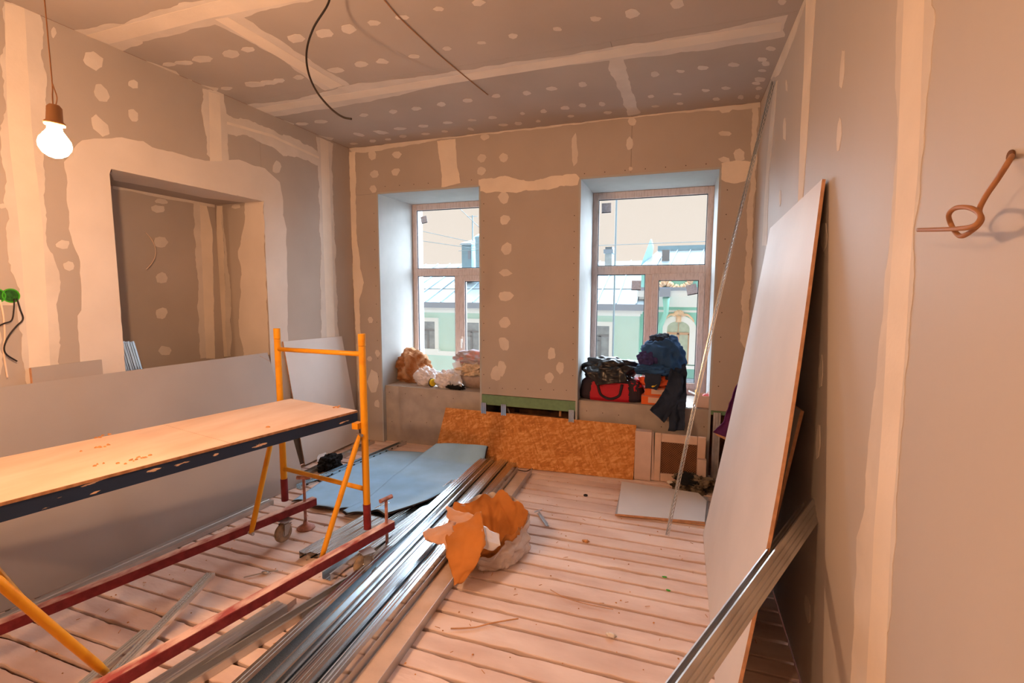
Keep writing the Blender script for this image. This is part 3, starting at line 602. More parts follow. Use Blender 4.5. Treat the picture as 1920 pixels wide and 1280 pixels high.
sf = b1; MB().tube([at(482, 667, 'x', -3.2)+V((.03, 0, 0)), at(492, 672, 'x', -3.2)+V((.03, 0, 0)), at(503, 678, 'x', -3.2)+V((.03, 0, 0))], .0012, 5).ob('corner_crack', 'bedge', b1)
p = at(192, 674, 'x', XL+.02); p2 = at(60, 690, 'x', XL+.02)
tag(box('drywall_offcut', (XL+.002, p2.y, .004), (XL+.0145, p.y, p.z), 'board'), 'narrow drywall strip peeking over the long sheet, left wall', 'drywall offcut')
box('paper_edge', (XL+.002, p2.y-.004, .004), (XL+.0147, p2.y-.0002, p2.z), 'bedge', bpy.data.objects['drywall_offcut'])
xw = XL+.03
tl_, tr_ = at(531, 640, 'x', XL+.018), at(641, 630, 'x', XL+.018)
slab('drywall_sheet', (XL+.075, tl_.y+.13, .018), (XL+.075, 4.23, .018), tr_, tl_, .0125, 'boardw', 'bedge', 'pale upright drywall sheet against the left wall near the corner', 'drywall sheet', (1, .0, .05))
ob_ = slab('strand_board', (-2.173, 3.995, .003), (-.323, 4.092, .003), (-.323, 4.277, .43), (-2.18, 4.277, .435), .012, 'osb', 'osb', 'orange strand board leaning below the pier between the windows', 'strand board', (0, -1, .5), nu=8, nv=4)
def rb(u, v): return V((.035*math.sin(math.pi*v)*(1-v*.3)*(.35+.65*(1-u)), 0, 0))
slab('drywall_sheet', (.190, 1.66, .003), (.200, 3.30, .003), (.512, 3.42, 1.99), (.505, 2.225, 2.035), .0125, 'boardw', 'bedge', 'tall bowed drywall sheet leaning against the right wall', 'drywall sheet', (-1, 0, .16), bowf=rb)
slab('drywall_offcut', (.315, 2.22, .003), (.222, 3.46, .003), (.470, 3.66, 1.02), (.478, 2.20, 1.12), .0125, 'boardw', 'bedge', 'shorter drywall sheet behind the tall bowed one at right', 'drywall offcut', (-1, 0, .2))
def flat(name, pts, z, th, m, label, cat, edge='bedge'):
    n = len(pts); lo = [V((x, y, z)) for x, y in pts]; hi = [V((x, y, z+th)) for x, y in pts]
    o = ob(name, lo+hi, [tuple(range(n))[::-1], tuple(range(n, 2*n))], m); tag(o, label, cat)
    ob('paper_edge', lo+hi, [(i, (i+1) % n, n+(i+1) % n, n+i) for i in range(n)], edge, o); return o
flat('drywall_offcut', [(-.385, 3.375), (.24, 3.43), (.26, 3.90), (.16, 3.93), (-.40, 3.95)], .002, .012, 'board', 'lower of two cream sheets stacked on the floor', 'drywall offcut')
flat('drywall_offcut', [(-.366, 3.355), (.215, 3.432), (.245, 3.80), (.19, 3.93), (-.405, 3.965)], .0155, .012, 'boardw', 'upper of two cream sheets on the floor, corner clipped', 'drywall offcut')
# ---- steel sections
def steel(p, q, w, h, label, m='steel', open_up=False, lip=True, ribs=2, z=None, cat='steel profile', group=None, up=(0, 0, 1), name='steel_profile', fribs=0):
    o = stud(name, p, q, w, h, m, None, lip, open_up, up, ribs, fribs=fribs); return tag(o, label, cat, group)
mb_ = [  # near x at y .95, far x, far y, z base, width, height, open up, ribs, label
 (-1.590, -1.712, 4.13, 0, .064, .036, 0, 2, 'leftmost galvanised profile of the long floor bundle'),
 (-1.512, -1.630, 4.16, 0, .066, .048, 1, 1, 'open galvanised profile second from left in the floor bundle'),
 (-1.434, -1.558, 4.12, 0, .064, .040, 0, 2, 'galvanised profile third from left in the floor bundle'),
 (-1.356, -1.474, 4.12, 0, .066, .050, 1, 1, 'open galvanised profile fourth from left in the floor bundle'),
 (-1.268, -1.398, 4.08, 0, .074, .040, 0, 3, 'galvanised profile beside the dusty track in the floor bundle'),
 (-1.560, -1.650, 4.10, .051, .058, .026, 0, 2, 'leftmost top-layer profile of the long floor bundle'),
 (-1.440, -1.592, 4.05, .051, .052, .030, 1, 1, 'open profile on the top layer of the floor bundle'),
 (-1.322, -1.462, 4.00, .052, .054, .026, 0, 2, 'right-hand top-layer profile of the floor bundle'),
]
for x0, x1, y1, z, w_, h_, ou, rb_n, lb in mb_:
    steel((x0, .95, z+.0015), (x1, y1, z+.0015), w_, h_, lb, 'steel', bool(ou), ribs=rb_n, group='galvanised profiles bundled on the floor')
dt = steel((-1.125, .95, .001), (-1.245, 3.95, .001), .13, .05, 'wide dusty open track on the right of the bundle', 'steeld', True, False, 1, name='steel_track')
MB().beam((-1.126, .97, .006), (-1.204, 2.95, .006), .118, .004).ob('dust_bed', 'dustwood', dt)
MB().beam((-1.215, 3.2, .006), (-1.243, 3.92, .006), .118, .004).ob('dust_bed', 'dustwood', dt)
pos = ['far left', 'second', 'third', 'rightmost']
for i in range(4):
    steel((-2.075+i*.066, 2.185+.02*i, .0015), (-1.975+i*.062, 2.95, .0015), .062, .042, f'{pos[i]} of the ribbed profiles under the scaffold beam', 'steel', ribs=3, group='ribbed profiles under the scaffold')
steel((-1.80, 2.06, .0015), (-1.705, 3.50, .0015), .060, .04, 'shiny profile running from under the beam past the blue sheet', 'steel', True)
steel((-1.728, 2.32, .0015), (-1.645, 3.46, .0015), .050, .04, 'slim profile between the blue sheet and the bundle', 'steel')
steel((-1.915, .9, .0015), (-1.612, 2.22, .0015), .060, .035, 'open profile lying slantwise left of the bundle', 'steeld', True)
steel((-1.945, .85, .0015), (-1.815, 1.76, .0015), .075, .055, 'dusty box track near the front red beam', 'steeld', False, False)
steel((-2.14, 1.20, .02), (-2.325, 1.79, .075), .045, .02, 'longer of two bright offcuts under the scaffold, tilted', 'steel')
steel((-2.20, 1.05, .002), (-2.262, 1.41, .03), .04, .02, 'shorter of two bright offcuts under the scaffold', 'steel')
steel((-3.075, .75, .0015), (-2.875, 2.72, .0015), .085, .03, 'pale track along the foot of the long drywall sheet', 'steeld', False, False, 1, name='steel_track')
steel((-2.862, 3.0, .0015), (-2.675, 4.30, .0015), .05, .035, 'perforated rail on the floor toward the left window', 'steel', True, False, name='perforated_rail')
steel((-3.02, 3.14, .0015), (-3.02, 4.22, .0015), .06, .03, 'profile on the floor at the foot of the pale sheet', 'steeld', True, False)
holes = MB()
for i in range(14):
    t = .05+i*.065; c = V((-2.862, 3.0, .02))*(1-t)+V((-2.675, 4.30, .02))*t+V((.0262, -.003, 0)); holes.beam(c-V((0, .012, 0)), c+V((0, .012, 0)), .001, .009)
stuff(holes.ob('punched_slots', 'cable', bpy.data.objects['perforated_rail']))
for i, lb in enumerate(('left', 'middle', 'right')):
    px = 230+i*9; t_ = at(px, 642, 'x', -3.62)
    steel((t_.x+.10, t_.y+.14+.01*i, .0), (t_.x-.05, t_.y, t_.z), .05, .028, f'{lb} one of three profiles leaning inside the wall niche', 'steel', False, True, 2, up=(1, .15, 0), group='profiles leaning in the niche')
# offcuts on the boards
c = at(533, 1128, 'z', .01)
tag(MB().hexa([c+V((-.06,-.03,-.008)), c+V((.05,-.045,-.008)), c+V((.06,.02,-.008)), c+V((-.05,.03,-.008))], [c+V((-.06,-.03,.018)), c+V((.05,-.045,.018)), c+V((.06,.02,.024)), c+V((-.05,.03,.024))]).ob('wood_block', 'pale'), 'small flat wooden block beside the front red beam', 'wood block')
steel(at(575, 1166, 'z', .002), at(603, 1138, 'z', .002), .05, .03, 'short channel offcut between the loose profiles', 'steeld', True, False, 0)
# leaning profile in the foreground
tp = deep(1515, 937, 1.93); pm = deep(1258, 1280, 1.30); dl = (pm-tp).normalized(); ln = (tp.z-.03)/(-dl.z); cv = (EYEP-pm); cv = (cv-dl*cv.dot(dl)).normalized()
lf = dl.cross(cv)
if lf.dot(RT) > 0: lf = -lf
upv = -(lf*math.cos(.5)+cv*math.sin(.5))
steel(tp+dl*ln, tp, .046, .064, 'steel profile propped across the tall sheet in the foreground', 'steeld', False, True, 1, up=upv, fribs=3)
# perforated corner bead, 3 m long
bp0, bp1 = V((-.030, 3.205, .004)), V((.515, 3.672, 2.955)); bd = (bp1-bp0).normalized(); N_ = 440; vs = []; fs = []
s1_ = V((.85, -.5, 0)); s1_ = (s1_-bd*s1_.dot(bd)).normalized(); s2_ = V((-.35, -.93, 0)); s2_ = (s2_-bd*s2_.dot(bd)).normalized()
for i in range(N_+1):
    t = i/N_; c = bp0+(bp1-bp0)*t+V((-.022, 0, 0))*math.sin(math.pi*t)
    for j in range(9): k = j-4; vs.append(c+(s1_*abs(k)*.0052 if k > 0 else s2_*abs(k)*.0052))
solidrun = lambda i: (i//74) % 3 == 2 and (i % 74) < 12
for i in range(N_):
    for j in range(8):
        if j in (1, 2, 5, 6) and not solidrun(i) and ((i//2+(j % 2)) % 2 == 0): continue
        a = i*9+j; fs.append((a, a+1, a+10, a+9))
cb = ob('perforated_bead', vs, fs, 'steel'); solid(cb, .0008); tag(cb, 'long perforated corner bead leaning across the right corner', 'corner bead')
# ---- blue underlay
def rows(R, u, v):
    n = len(R)-1; k = min(int(v*n), n-1); f = v*n-k; f2 = f*f*(3-2*f)*.3+f*.7
    a = R[k][0].lerp(R[k][1], u); b = R[k+1][0].lerp(R[k+1][1], u); return a.lerp(b, f2)
RA = [(at(548, 942, 'z', .004), at(668, 962, 'z', .006)), (at(600, 905, 'z', .004), at(745, 922, 'z', .01)), (at(660, 872, 'z', .004), at(800, 872, 'z', .006)), (at(728, 846, 'z', .004), at(818, 850, 'z', .004))]
RB = [(at(640, 963, 'z', .02), at(735, 963, 'z', .055)), (at(690, 935, 'z', .012), at(800, 938, 'z', .055)), (at(738, 893, 'z', .01), at(866, 908, 'z', .03)), (at(783, 858, 'z', .03), at(905, 872, 'z', .035)), (at(818, 832, 'y', 4.07), at(915, 833, 'y', 4.13))]
def wav(R, sd):
    def f(u, v):
        p = rows(R, u, v); e = max(0, 1-v*5)
        return p+V((.010*noise.noise(V((v*6, sd, 0)))*(1 if u > .99 else 0), .02*math.sin(u*9+sd)*e, abs(.018*math.sin(u*8.5+sd))*e+.006*noise.noise(V((p.x*5, p.y*5, sd)))+.006))
    return f
for R, sd, lb in ((RA, .4, 'flat part of the blue underlay on the floor'), (RB, 2.1, 'blue underlay sheet with its far end curled up against the strand board')):
    f = wav(R, sd); o = sheet('blue_underlay', f, 34, 40, 'bluep', None, .002); tag(o, lb, 'underlay sheet')
    def g(u, v, f=f): return f(u, v)+V((.012*(1 if u > .5 else 0), -.018*(1 if v < .03 else 0), -.004))
    sheet('dark_backing', g, 34, 40, 'blueb', o, .002)
# ---- torn bag in the middle of the floor
bag = thing('torn_paper_bag', 'torn brown paper and plastic bag lying on the profiles', 'bag')
bc = at(925, 1040, 'z', 0); e1 = V((.93, .30, 0)).normalized(); e2 = V((-.30, .93, 0))
def bowl(sd, r0, r1, hh, rag, cr_):
    def f(u, v):
        a = 2*math.pi*u; ca, sa = math.cos(a), math.sin(a); A = .25+.03*math.sin(a*3+sd); B = .245+.02*math.sin(a*2+sd)
        tilt = .07*sa+.03*ca; h = hh*(1+.22*noise.noise(V((ca*1.6, sa*1.6, sd))))+tilt+rag*noise.noise(V((ca*4, sa*4, sd)))
        s = r0+(r1-r0)*v**.6; q = V((ca*1.4, sa*1.4, v*1.5+sd)); k = 1+cr_*(noise.noise(q*2.6))+cr_*.6*(abs(noise.noise(q*5.3))-.2)
        lean = V((-.06, .0, 0))*v
        return bc+V((0, 0, .05*(ca < -.2)))*(1-v)*.8+e1*(ca*A*s*k)+e2*(sa*B*s*k)+V((0, 0, max(.004, h*(v**1.15))))+lean
    return f
MB_f = bowl(.3, .72, 1.02, .19, .02, .16)
sheet('plastic_liner', MB_f, 110, 22, 'film', bag, .0)
sheet('paper_lining', bowl(1.3, .05, .95, .21, .05, .14), 110, 26, 'kraft', bag, .0)
def px_sheet(name, R, m, parent, sd=0, amp=.012, n1=26, n2=26, rag=.012, th=.0015, fold=0, pt=None):
    pt = pt or deep
    Q = [(pt(*a), pt(*b)) for a, b in R]
    def f(u, v):
        p = rows(Q, u, v); q = p*7+V((sd, sd, sd)); e = V((0, 0, 0))
        if u in (0., 1.) or v in (0., 1.): e = V((noise.noise(q*3), noise.noise(q*3+V((9, 0, 0))), noise.noise(q*3+V((0, 9, 0)))))*rag
        k = noise.noise(q)*amp+(abs(noise.noise(q*2.3))-.2)*amp*1.4
        if fold: k += fold*math.sin(u*9+sd+v*2)
        return p-FW*k+e
    return sheet(name, f, n1, n2, m, parent, th)
px_sheet('paper_flap', [((842, 990, 2.78), (902, 958, 2.80)), ((838, 1010, 2.70), (908, 1000, 2.68)), ((838, 1045, 2.62), (904, 1040, 2.58)), ((848, 1075, 2.58), (893, 1062, 2.56)), ((850, 1098, 2.56), (868, 1092, 2.55))], 'kraft', bag, 1, .016, rag=.02)
px_sheet('pale_flap', [((802, 992, 2.80), (850, 975, 2.82)), ((796, 1008, 2.74), (850, 995, 2.74)), ((812, 1016, 2.72), (846, 1022, 2.68))], 'kraftl', bag, 5, .014, rag=.03)
px_sheet('pale_flap', [((838, 945, 2.92), (852, 958, 2.9)), ((838, 968, 2.86), (885, 962, 2.86)), ((845, 985, 2.80), (900, 978, 2.80))], 'kraftl', bag, 8, .016, rag=.02)
px_sheet('plastic_fold', [((905, 985, 2.72), (935, 1000, 2.74)), ((903, 1010, 2.66), (938, 1022, 2.68)), ((905, 1028, 2.64), (925, 1030, 2.66))], 'wplastic', bag, 11, .01, rag=.01)
# ---- cloth and rags on the floor
def soft(name, c, r, m, label, cat, **k): return tag(lump(name, c, r, m, None, **k), label, cat)
c = at(617, 878, 'z', 0); soft('black_rag', c+V((0, 0, .05)), (.075, .12, .075), 'black', 'black rag lying on the tracks by the pale sheet', 'rag', seed=3, amp=.4, sharp=.35)
c = at(604, 862, 'z', .05); px_sheet('clear_wrapper', [((596, 852, .10), (612, 848, .10)), ((594, 866, .06), (610, 864, .06))], 'film2', bpy.data.objects['black_rag'], 4, .01, pt=lambda x, y, z: at(x, y, 'z', z))
c = V((.15, 4.03, .05)); soft('camouflage_rag', c, (.15, .075, .075), 'camo', 'camouflage cloth bundled beside the framed grille', 'rag', seed=8, amp=.5, sharp=.4)
lump('dark_sleeve', (.12, 4.0, .10), (.09, .05, .045), 'black', bpy.data.objects['camouflage_rag'], seed=5, amp=.5, sharp=.5, subd=4)
# ---- cartons and grille at the foot of the right window
cx0, cx1 = -.318, -.182
pc = tag(bevel(box('pale_carton', (cx0, 4.115, .003), (cx1, 4.20, .425), 'pale'), .004), 'flat pale carton standing beside the strand board', 'carton')
MB().hexa([(cx1+.004, 4.125, .01), (cx1+.028, 4.13, .01), (cx1+.028, 4.134, .01), (cx1+.004, 4.13, .01)], [(cx1+.004, 4.125, .43), (cx1+.012, 4.13, .425), (cx1+.012, 4.134, .425), (cx1+.004, 4.13, .43)]).ob('torn_flap', 'pale', pc)
gr = thing('framed_grille', 'cream wooden frame with a brown wire lattice below the right window', 'grille'); gx0, gx1, gz1, gy = -.158, .242, .418, 4.13
bevel(MB().box((gx0, gy, .004), (gx0+.052, gy+.03, gz1)).ob('frame_stile', 'paintwood', gr), .006); bevel(MB().box((gx1-.064, gy, .004), (gx1, gy+.03, gz1)).ob('frame_stile', 'paintwood', gr), .006)
bevel(MB().box((gx0+.053, gy+.001, .346), (gx1-.065, gy+.029, gz1-.001)).ob('frame_rail', 'paintwood', gr), .006); bevel(MB().box((gx0+.053, gy+.001, .005), (gx1-.065, gy+.029, .075)).ob('frame_rail', 'paintwood', gr), .006)
box('backing', (gx0+.05, gy+.022, .07), (gx1-.06, gy+.027, .35), 'rustback', gr)
lt = MB(); a0, a1, c0, c1 = gx0+.05, gx1-.062, .072, .348
for k in range(-14, 22):
    for s in (1, -1):
        x = a0+k*.0195; z0_, z1_ = c0, c1; P0 = V((x, gy+.014, z0_)) if s == 1 else V((x, gy+.014, z1_)); dx = (c1-c0)
        x_a, x_b = x, x+dx; ta = max(0, (a0-x_a)/dx); tb = min(1, (a1-x_a)/dx)
        if tb > ta: lt.beam(P0+V((dx*ta, 0, s*dx*ta)), P0+V((dx*tb, 0, s*dx*tb)), .0022, .0022, (0, 1, 0))
stuff(lt.ob('wire_lattice', 'rust', gr))
tag(bevel(box('small_carton', (gx1-.062, gy-.05, .07), (gx1+.006, gy-.003, .245), 'pale'), .003), 'small pale carton leaning on the framed grille', 'carton')
box('carton_lid', (gx1-.062, gy-.052, .236), (gx1+.004, gy-.05, .246), 'pale', bpy.data.objects['small_carton'])
# ---- things on the left window sill
def WS(px, py, y): return at(px, py, 'y', y)
def yp(px, py, y): return at(px, py, 'y', y)
Z = SZ
def sill(name, px, y, rx, ry, rz, m, label, cat, flat=-.8, dz=0, **k):
    c = WS(px, 700, y); c.z = Z+rz*(-flat)+dz; return soft(name, c, (rx, ry, rz), m, label, cat, flat=flat, **k)
sill('brown_blanket', 774, 4.66, .185, .15, .185, 'blanket', 'brown patterned blanket bundled in the left window corner', 'blanket', seed=2, amp=.22, sharp=.25, fold=.10, fdir=(1, 0, .4))
wb1 = sill('white_bag', 798, 4.50, .115, .07, .105, 'wplastic', 'white plastic bag in front of the brown blanket', 'plastic bag', seed=4, amp=.25, sharp=.3)
c = WS(811, 717, 4.425); rl = MB().lathe(c, (1, -.25, .15), [(-.013, .026), (-.013, .040), (.013, .040), (.013, .026)], 26).ob('tape_roll', 'yel', None, True); tag(rl, 'yellow tape roll between the white bags', 'tape roll')
MB().lathe(c, (1, -.25, .15), [(-.0145, .040), (-.0145, .047), (-.010, .047), (-.010, .040)], 26).ob('dark_rim', 'gasket', rl)
sill('white_bag', 838, 4.46, .115, .07, .095, 'wplastic', 'crumpled white and clear bag on the left sill', 'plastic bag', seed=9, amp=.3, sharp=.4)
px_sheet('clear_fold', [((845, 690, 4.45), (862, 695, 4.45)), ((842, 708, 4.4), (866, 712, 4.4)), ((846, 722, 4.38), (866, 724, 4.38))], 'film2', bpy.data.objects['white_bag.001'], 3, .02, pt=yp)
sill('black_cloth', 855, 4.40, .085, .035, .032, 'black', 'small black cloth at the front of the left sill', 'rag', seed=6, amp=.35, sharp=.3)
bb = sill('beige_sack', 893, 4.60, .20, .15, .19, 'beige', 'beige sack beside the pier on the left sill', 'sack', seed=11, amp=.08, sharp=.08)
lump('frilled_edge', WS(885, 692, 4.52), (.17, .12, .07), 'lace', bb, seed=12, amp=.3, sharp=.4, fold=.12)
lump('floral_cover', WS(893, 672, 4.58), (.205, .13, .085), 'floral', bb, seed=13, amp=.25, sharp=.25, fold=.08, fdir=(.4, 0, 1))
px_sheet('clear_fold', [((848, 682, 4.4), (862, 675, 4.4)), ((852, 696, 4.38), (866, 695, 4.38)), ((858, 702, 4.36), (862, 702, 4.36))], 'film2', bb, 6, .01, pt=yp)
# ---- things on the right window sill
rb_ = thing('sports_bag', 'red and black sports bag at the left of the right sill', 'bag'); bc2 = WS(1147, 740, 4.50); bc2.z = Z+.105
def boxy(p):
    q = V((abs(p.x/.27)**1, abs(p.y/.12), abs(p.z/.12))); return V((p.x*(1-.10*max(0, p.z/.12)), p.y, p.z))
def superb(name, c, r, m, parent, e=.45, seed=0, cr_=.03, cut=None, subd=5):
    bm = bmesh.new(); bmesh.ops.create_icosphere(bm, subdivisions=subd, radius=1); c = V(c)
    for v in bm.verts:
        d = v.co.normalized(); f = lambda t: math.copysign(abs(t)**e, t); p = V((f(d.x), f(d.y), f(d.z))); k = 1+cr_*noise.noise(d*3+V((seed, 0, 0)))+cr_*.8*noise.noise(d*8+V((seed, 0, 0)))
        v.co = c+V((p.x*r[0]*k*(1-.10*p.z), p.y*r[1]*k*(1-.12*p.z), p.z*r[2]*k))
    if cut: bmesh.ops.delete(bm, geom=[v for v in bm.verts if cut(v.co)], context='VERTS')
    me = bpy.data.meshes.new(name); bm.to_mesh(me); bm.free(); me.materials.append(M[m])
    for p in me.polygons: p.use_smooth = True
    o = bpy.data.objects.new(name, me); C.objects.link(o); o.parent = parent; return o
superb('bag_body', bc2, (.285, .115, .115), 'darknyl', rb_, seed=2)
superb('front_panel', bc2+V((0, -.004, -.002)), (.29, .119, .115), 'redbag', rb_, seed=2, cut=lambda p: abs(p.x-bc2.x+.005) > .185-.25*max(0, p.z-bc2.z) or p.y > bc2.y-.05 or p.z > bc2.z+.07)
superb('end_panel', bc2+V((.03, -.0, .0)), (.26, .112, .112), 'redbag', rb_, seed=3, cut=lambda p: p.x < bc2.x+.13 or p.z < bc2.z+.0)
for s in (-1, 1):
    pass
hp = [bc2+V((x, y, z)) for x, y, z in ((-.115, -.125, .06), (-.10, -.128, .0), (-.075, -.13, -.05), (.0, -.132, -.078), (.075, -.13, -.05), (.095, -.128, .0), (.105, -.125, .06))]
MB().tube(spline(hp), .012, 8).ob('carry_strap', 'darknyl', rb_, True)
bl = lump('bin_liner', bc2+V((-.025, .01, .165)), (.235, .125, .115), 'blackpl', None, seed=21, amp=.2, sharp=.34, fr=1.6, fold=.10, fdir=(.5, .2, 1), flat=-.9); tag(bl, 'glossy black bin liner heaped on the sports bag', 'bin liner')
px_sheet('plastic_fold', [((1092, 690, 4.38), (1140, 672, 4.45)), ((1100, 702, 4.34), (1165, 690, 4.38)), ((1120, 722, 4.33), (1178, 715, 4.36))], 'blackpl', bl, 2, .03, fold=.008, pt=yp)
c = WS(1196, 728, 4.56); c.z = Z+.07; rs = soft('red_pouch', c, (.06, .08, .085), 'redbag', 'small red and white pouch behind the sports bag', 'pouch', seed=5, amp=.2, sharp=.2)
lump('white_patch', c+V((-.01, -.02, .055)), (.05, .05, .035), 'wplastic', rs, seed=6, amp=.3, sharp=.3, subd=4)
px_sheet('clear_bag', [((1184, 682, 4.7), (1190, 680, 4.7)), ((1180, 695, 4.65), (1197, 692, 4.65)), ((1178, 712, 4.6), (1202, 712, 4.6)), ((1180, 740, 4.58), (1203, 742, 4.58))], 'film2', rs, 5, .03, pt=yp)
def carton(name, c, s, z0, h, rot, label):
    a = math.radians(rot); u = V((math.cos(a), math.sin(a), 0))*s[0]; v = V((-math.sin(a), math.cos(a), 0))*s[1]; c = V((c[0], c[1], z0))
    o = tag(bevel(MB().hexa([c-u-v, c+u-v, c+u+v, c-u+v], [p+V((0, 0, h)) for p in (c-u-v, c+u-v, c+u+v, c-u+v)]).ob(name, 'orange'), .003), label, 'carton', 'orange cartons under the blue clothes')
    n = -v.normalized()*.0006; p = c-v+n-u*.62; q = c-v+n+u*.15; zz = V((0, 0, h*.2)); zh_ = V((0, 0, h*.8))
    MB().add([p+zz, q+zz, q+zh_, p+zh_], [(0, 1, 2, 3)]).ob('paper_label', 'label', o)
    d_ = MB().beam(c-v+n*1.5-u+V((0, 0, h*.93)), c-v+n*1.5+u+V((0, 0, h*.93)), .001, .004).ob('lid_seam', 'oframe', o)
c = WS(1238, 745, 4.47); carton('orange_carton', (c.x, c.y), (.155, .10), Z+.001, .082, -2, 'lower orange carton on the right sill with a pale label')
carton('orange_carton', (c.x+.012, c.y+.005), (.148, .098), Z+.084, .070, 3, 'upper orange carton with a pale label under the orange bag')
c = WS(1236, 705, 4.47); c.z = Z+.205; soft('orange_bag', c, (.165, .10, .065), 'orangeb', 'orange plastic bag on top of the orange cartons', 'plastic bag', seed=14, amp=.18, sharp=.25, flat=-.8)
jk = thing('blue_jacket', 'heap of blue work jacket on the orange bag', 'jacket')
lump('jacket_top', WS(1243, 668, 4.53), (.165, .12, .17), 'blue', jk, seed=31, amp=.2, sharp=.28, fr=1.7, fold=.14, fdir=(.8, .1, .5))
lump('collar', WS(1240, 637, 4.56), (.085, .07, .05), 'navyc', jk, seed=32, amp=.3, sharp=.4, fold=.15, subd=4)
lump('sleeve', WS(1227, 694, 4.43), (.145, .07, .055), 'blue', jk, seed=33, amp=.25, sharp=.3, fold=.14, fdir=(.6, .1, 1))
px_sheet('jacket_flap', [((1208, 700, 4.36), (1240, 700, 4.36)), ((1208, 715, 4.34), (1238, 716, 4.34)), ((1209, 727, 4.335), (1232, 731, 4.335))], 'navyc', jk, 2, .008, pt=yp)
sw = [(1221, 724), (1224, 722.5), (1227, 723.2), (1232, 720.5), (1227, 725), (1223, 726)]
ob('swoosh_mark', [at(x, y, 'y', 4.322) for x, y in sw], [(0, 1, 2, 3, 4, 5)], 'yel', jk)
ind = soft('indigo_shirt', WS(1217, 674, 4.47), (.085, .07, .085), 'purpleblue', 'indigo shirt stuffed beside the blue jacket', 'shirt', seed=41, amp=.3, sharp=.4, fold=.15, flat=-.95)
tr = thing('navy_trousers', 'dark navy trousers hanging down over the right sill', 'trousers')
px_sheet('trouser_leg', [((1238, 655, 4.56), (1280, 668, 4.56)), ((1244, 690, 4.44), (1287, 690, 4.46)), ((1250, 730, 4.36), (1287, 725, 4.38)), ((1256, 765, 4.22), (1285, 762, 4.23)), ((1253, 808, 4.17), (1282, 806, 4.17))], 'navyc', tr, 3, .028, fold=.012, th=.006, rag=.0, n1=34, n2=50, pt=yp)
px_sheet('trouser_leg', [((1258, 690, 4.38), (1282, 705, 4.36)), ((1250, 722, 4.32), (1280, 735, 4.30)), ((1236, 745, 4.27), (1272, 758, 4.22)), ((1218, 768, 4.20), (1246, 793, 4.17))], 'navyc', tr, 7, .022, fold=.010, th=.006, rag=.0, n1=30, n2=40, pt=yp)
cb_ = thing('open_carton', 'small open carton of odds and ends by the right window', 'carton'); a, b = WS(1303, 762, 4.42), WS(1331, 762, 4.42); y0_, y1_ = 4.40, 4.53; x0_, x1_ = a.x, b.x+.01; h_ = .105; t_ = .003
for nm, A, B in (('carton_side', (x0_, y0_, Z), (x1_, y0_+t_, Z+h_)), ('carton_side', (x0_, y1_-t_, Z), (x1_, y1_, Z+h_)), ('carton_side', (x0_, y0_+t_, Z), (x0_+t_, y1_-t_, Z+h_)), ('carton_side', (x1_-t_, y0_+t_, Z), (x1_, y1_-t_, Z+h_)), ('carton_base', (x0_, y0_, Z+.0005), (x1_, y1_, Z+.003))):
    box(nm, A, B, 'pale', cb_)
MB().hexa([(x0_, y0_+.01, Z+h_), (x0_, y1_-.02, Z+h_), (x0_+.002, y1_-.02, Z+h_), (x0_+.002, y0_+.01, Z+h_)], [(x0_-.055, y0_+.02, Z+h_+.022), (x0_-.055, y1_-.03, Z+h_+.022), (x0_-.053, y1_-.03, Z+h_+.024), (x0_-.053, y0_+.02, Z+h_+.024)]).ob('carton_flap', 'white', cb_)
MB().hexa([(x1_-.03, y1_-.002, Z+h_), (x1_, y1_-.002, Z+h_), (x1_, y1_, Z+h_), (x1_-.03, y1_, Z+h_)], [(x1_-.01, y1_-.002, Z+h_+.06), (x1_+.025, y1_-.002, Z+h_+.04), (x1_+.025, y1_, Z+h_+.04), (x1_-.01, y1_, Z+h_+.06)]).ob('carton_flap', 'white', cb_)
c = V((x0_+.02, y0_+.05, Z+.01)); tag(MB().tube([c, c+V((-.012, .03, .13))], .012, 10).ob('yellow_tube', 'yel', None, True), 'yellow tube standing in the open carton', 'tube')
c = V(((x0_+x1_)/2+.03, (y0_+y1_)/2, Z+.085)); soft('pink_grip', c, (.04, .03, .03), 'pink', 'pink plastic grip lying in the open carton', 'grip', seed=3, amp=.25, subd=3, flat=-1)
pf = sheet('silver_sheet', lambda u, v: V((WS(1284, 760, 4.42).x+u*.10, 4.36+v*.25, Z+.004+.004*noise.noise(V((u*5, v*6, 0))))), 16, 24, 'foil', None, .001); tag(pf, 'crumpled silver sheet flat on the right sill', 'foil sheet')
# ---- purple cloth over the shorter sheet
pu = thing('purple_garment', 'purple velvet garment hanging beside the tall drywall sheet', 'garment')
def pr(px, py, y): p = at(px, py, 'y', y); return ((p-EYEP).dot(FW))
PRW = [((1394, 692), (1404, 686)), ((1379, 722), (1418, 720)), ((1366, 760), (1420, 760)), ((1358, 790), (1415, 800)), ((1339, 811), (1395, 832))]
PY = [3.90, 3.86, 3.82, 3.80, 3.78]
px_sheet('garment_body', [((a[0], a[1], pr(*a, y)), (b[0], b[1], pr(*b, y))) for (a, b), y in zip(PRW, PY)], 'purple', pu, 2, .02, fold=.016, th=.006, rag=0, n1=40, n2=30)
px_sheet('hem_lining', [((1341, 812, pr(1341, 812, 3.80)), (1394, 830, pr(1394, 830, 3.80))), ((1345, 817, pr(1345, 817, 3.81)), (1390, 838, pr(1390, 838, 3.81)))], 'wood', pu, 2, .004)
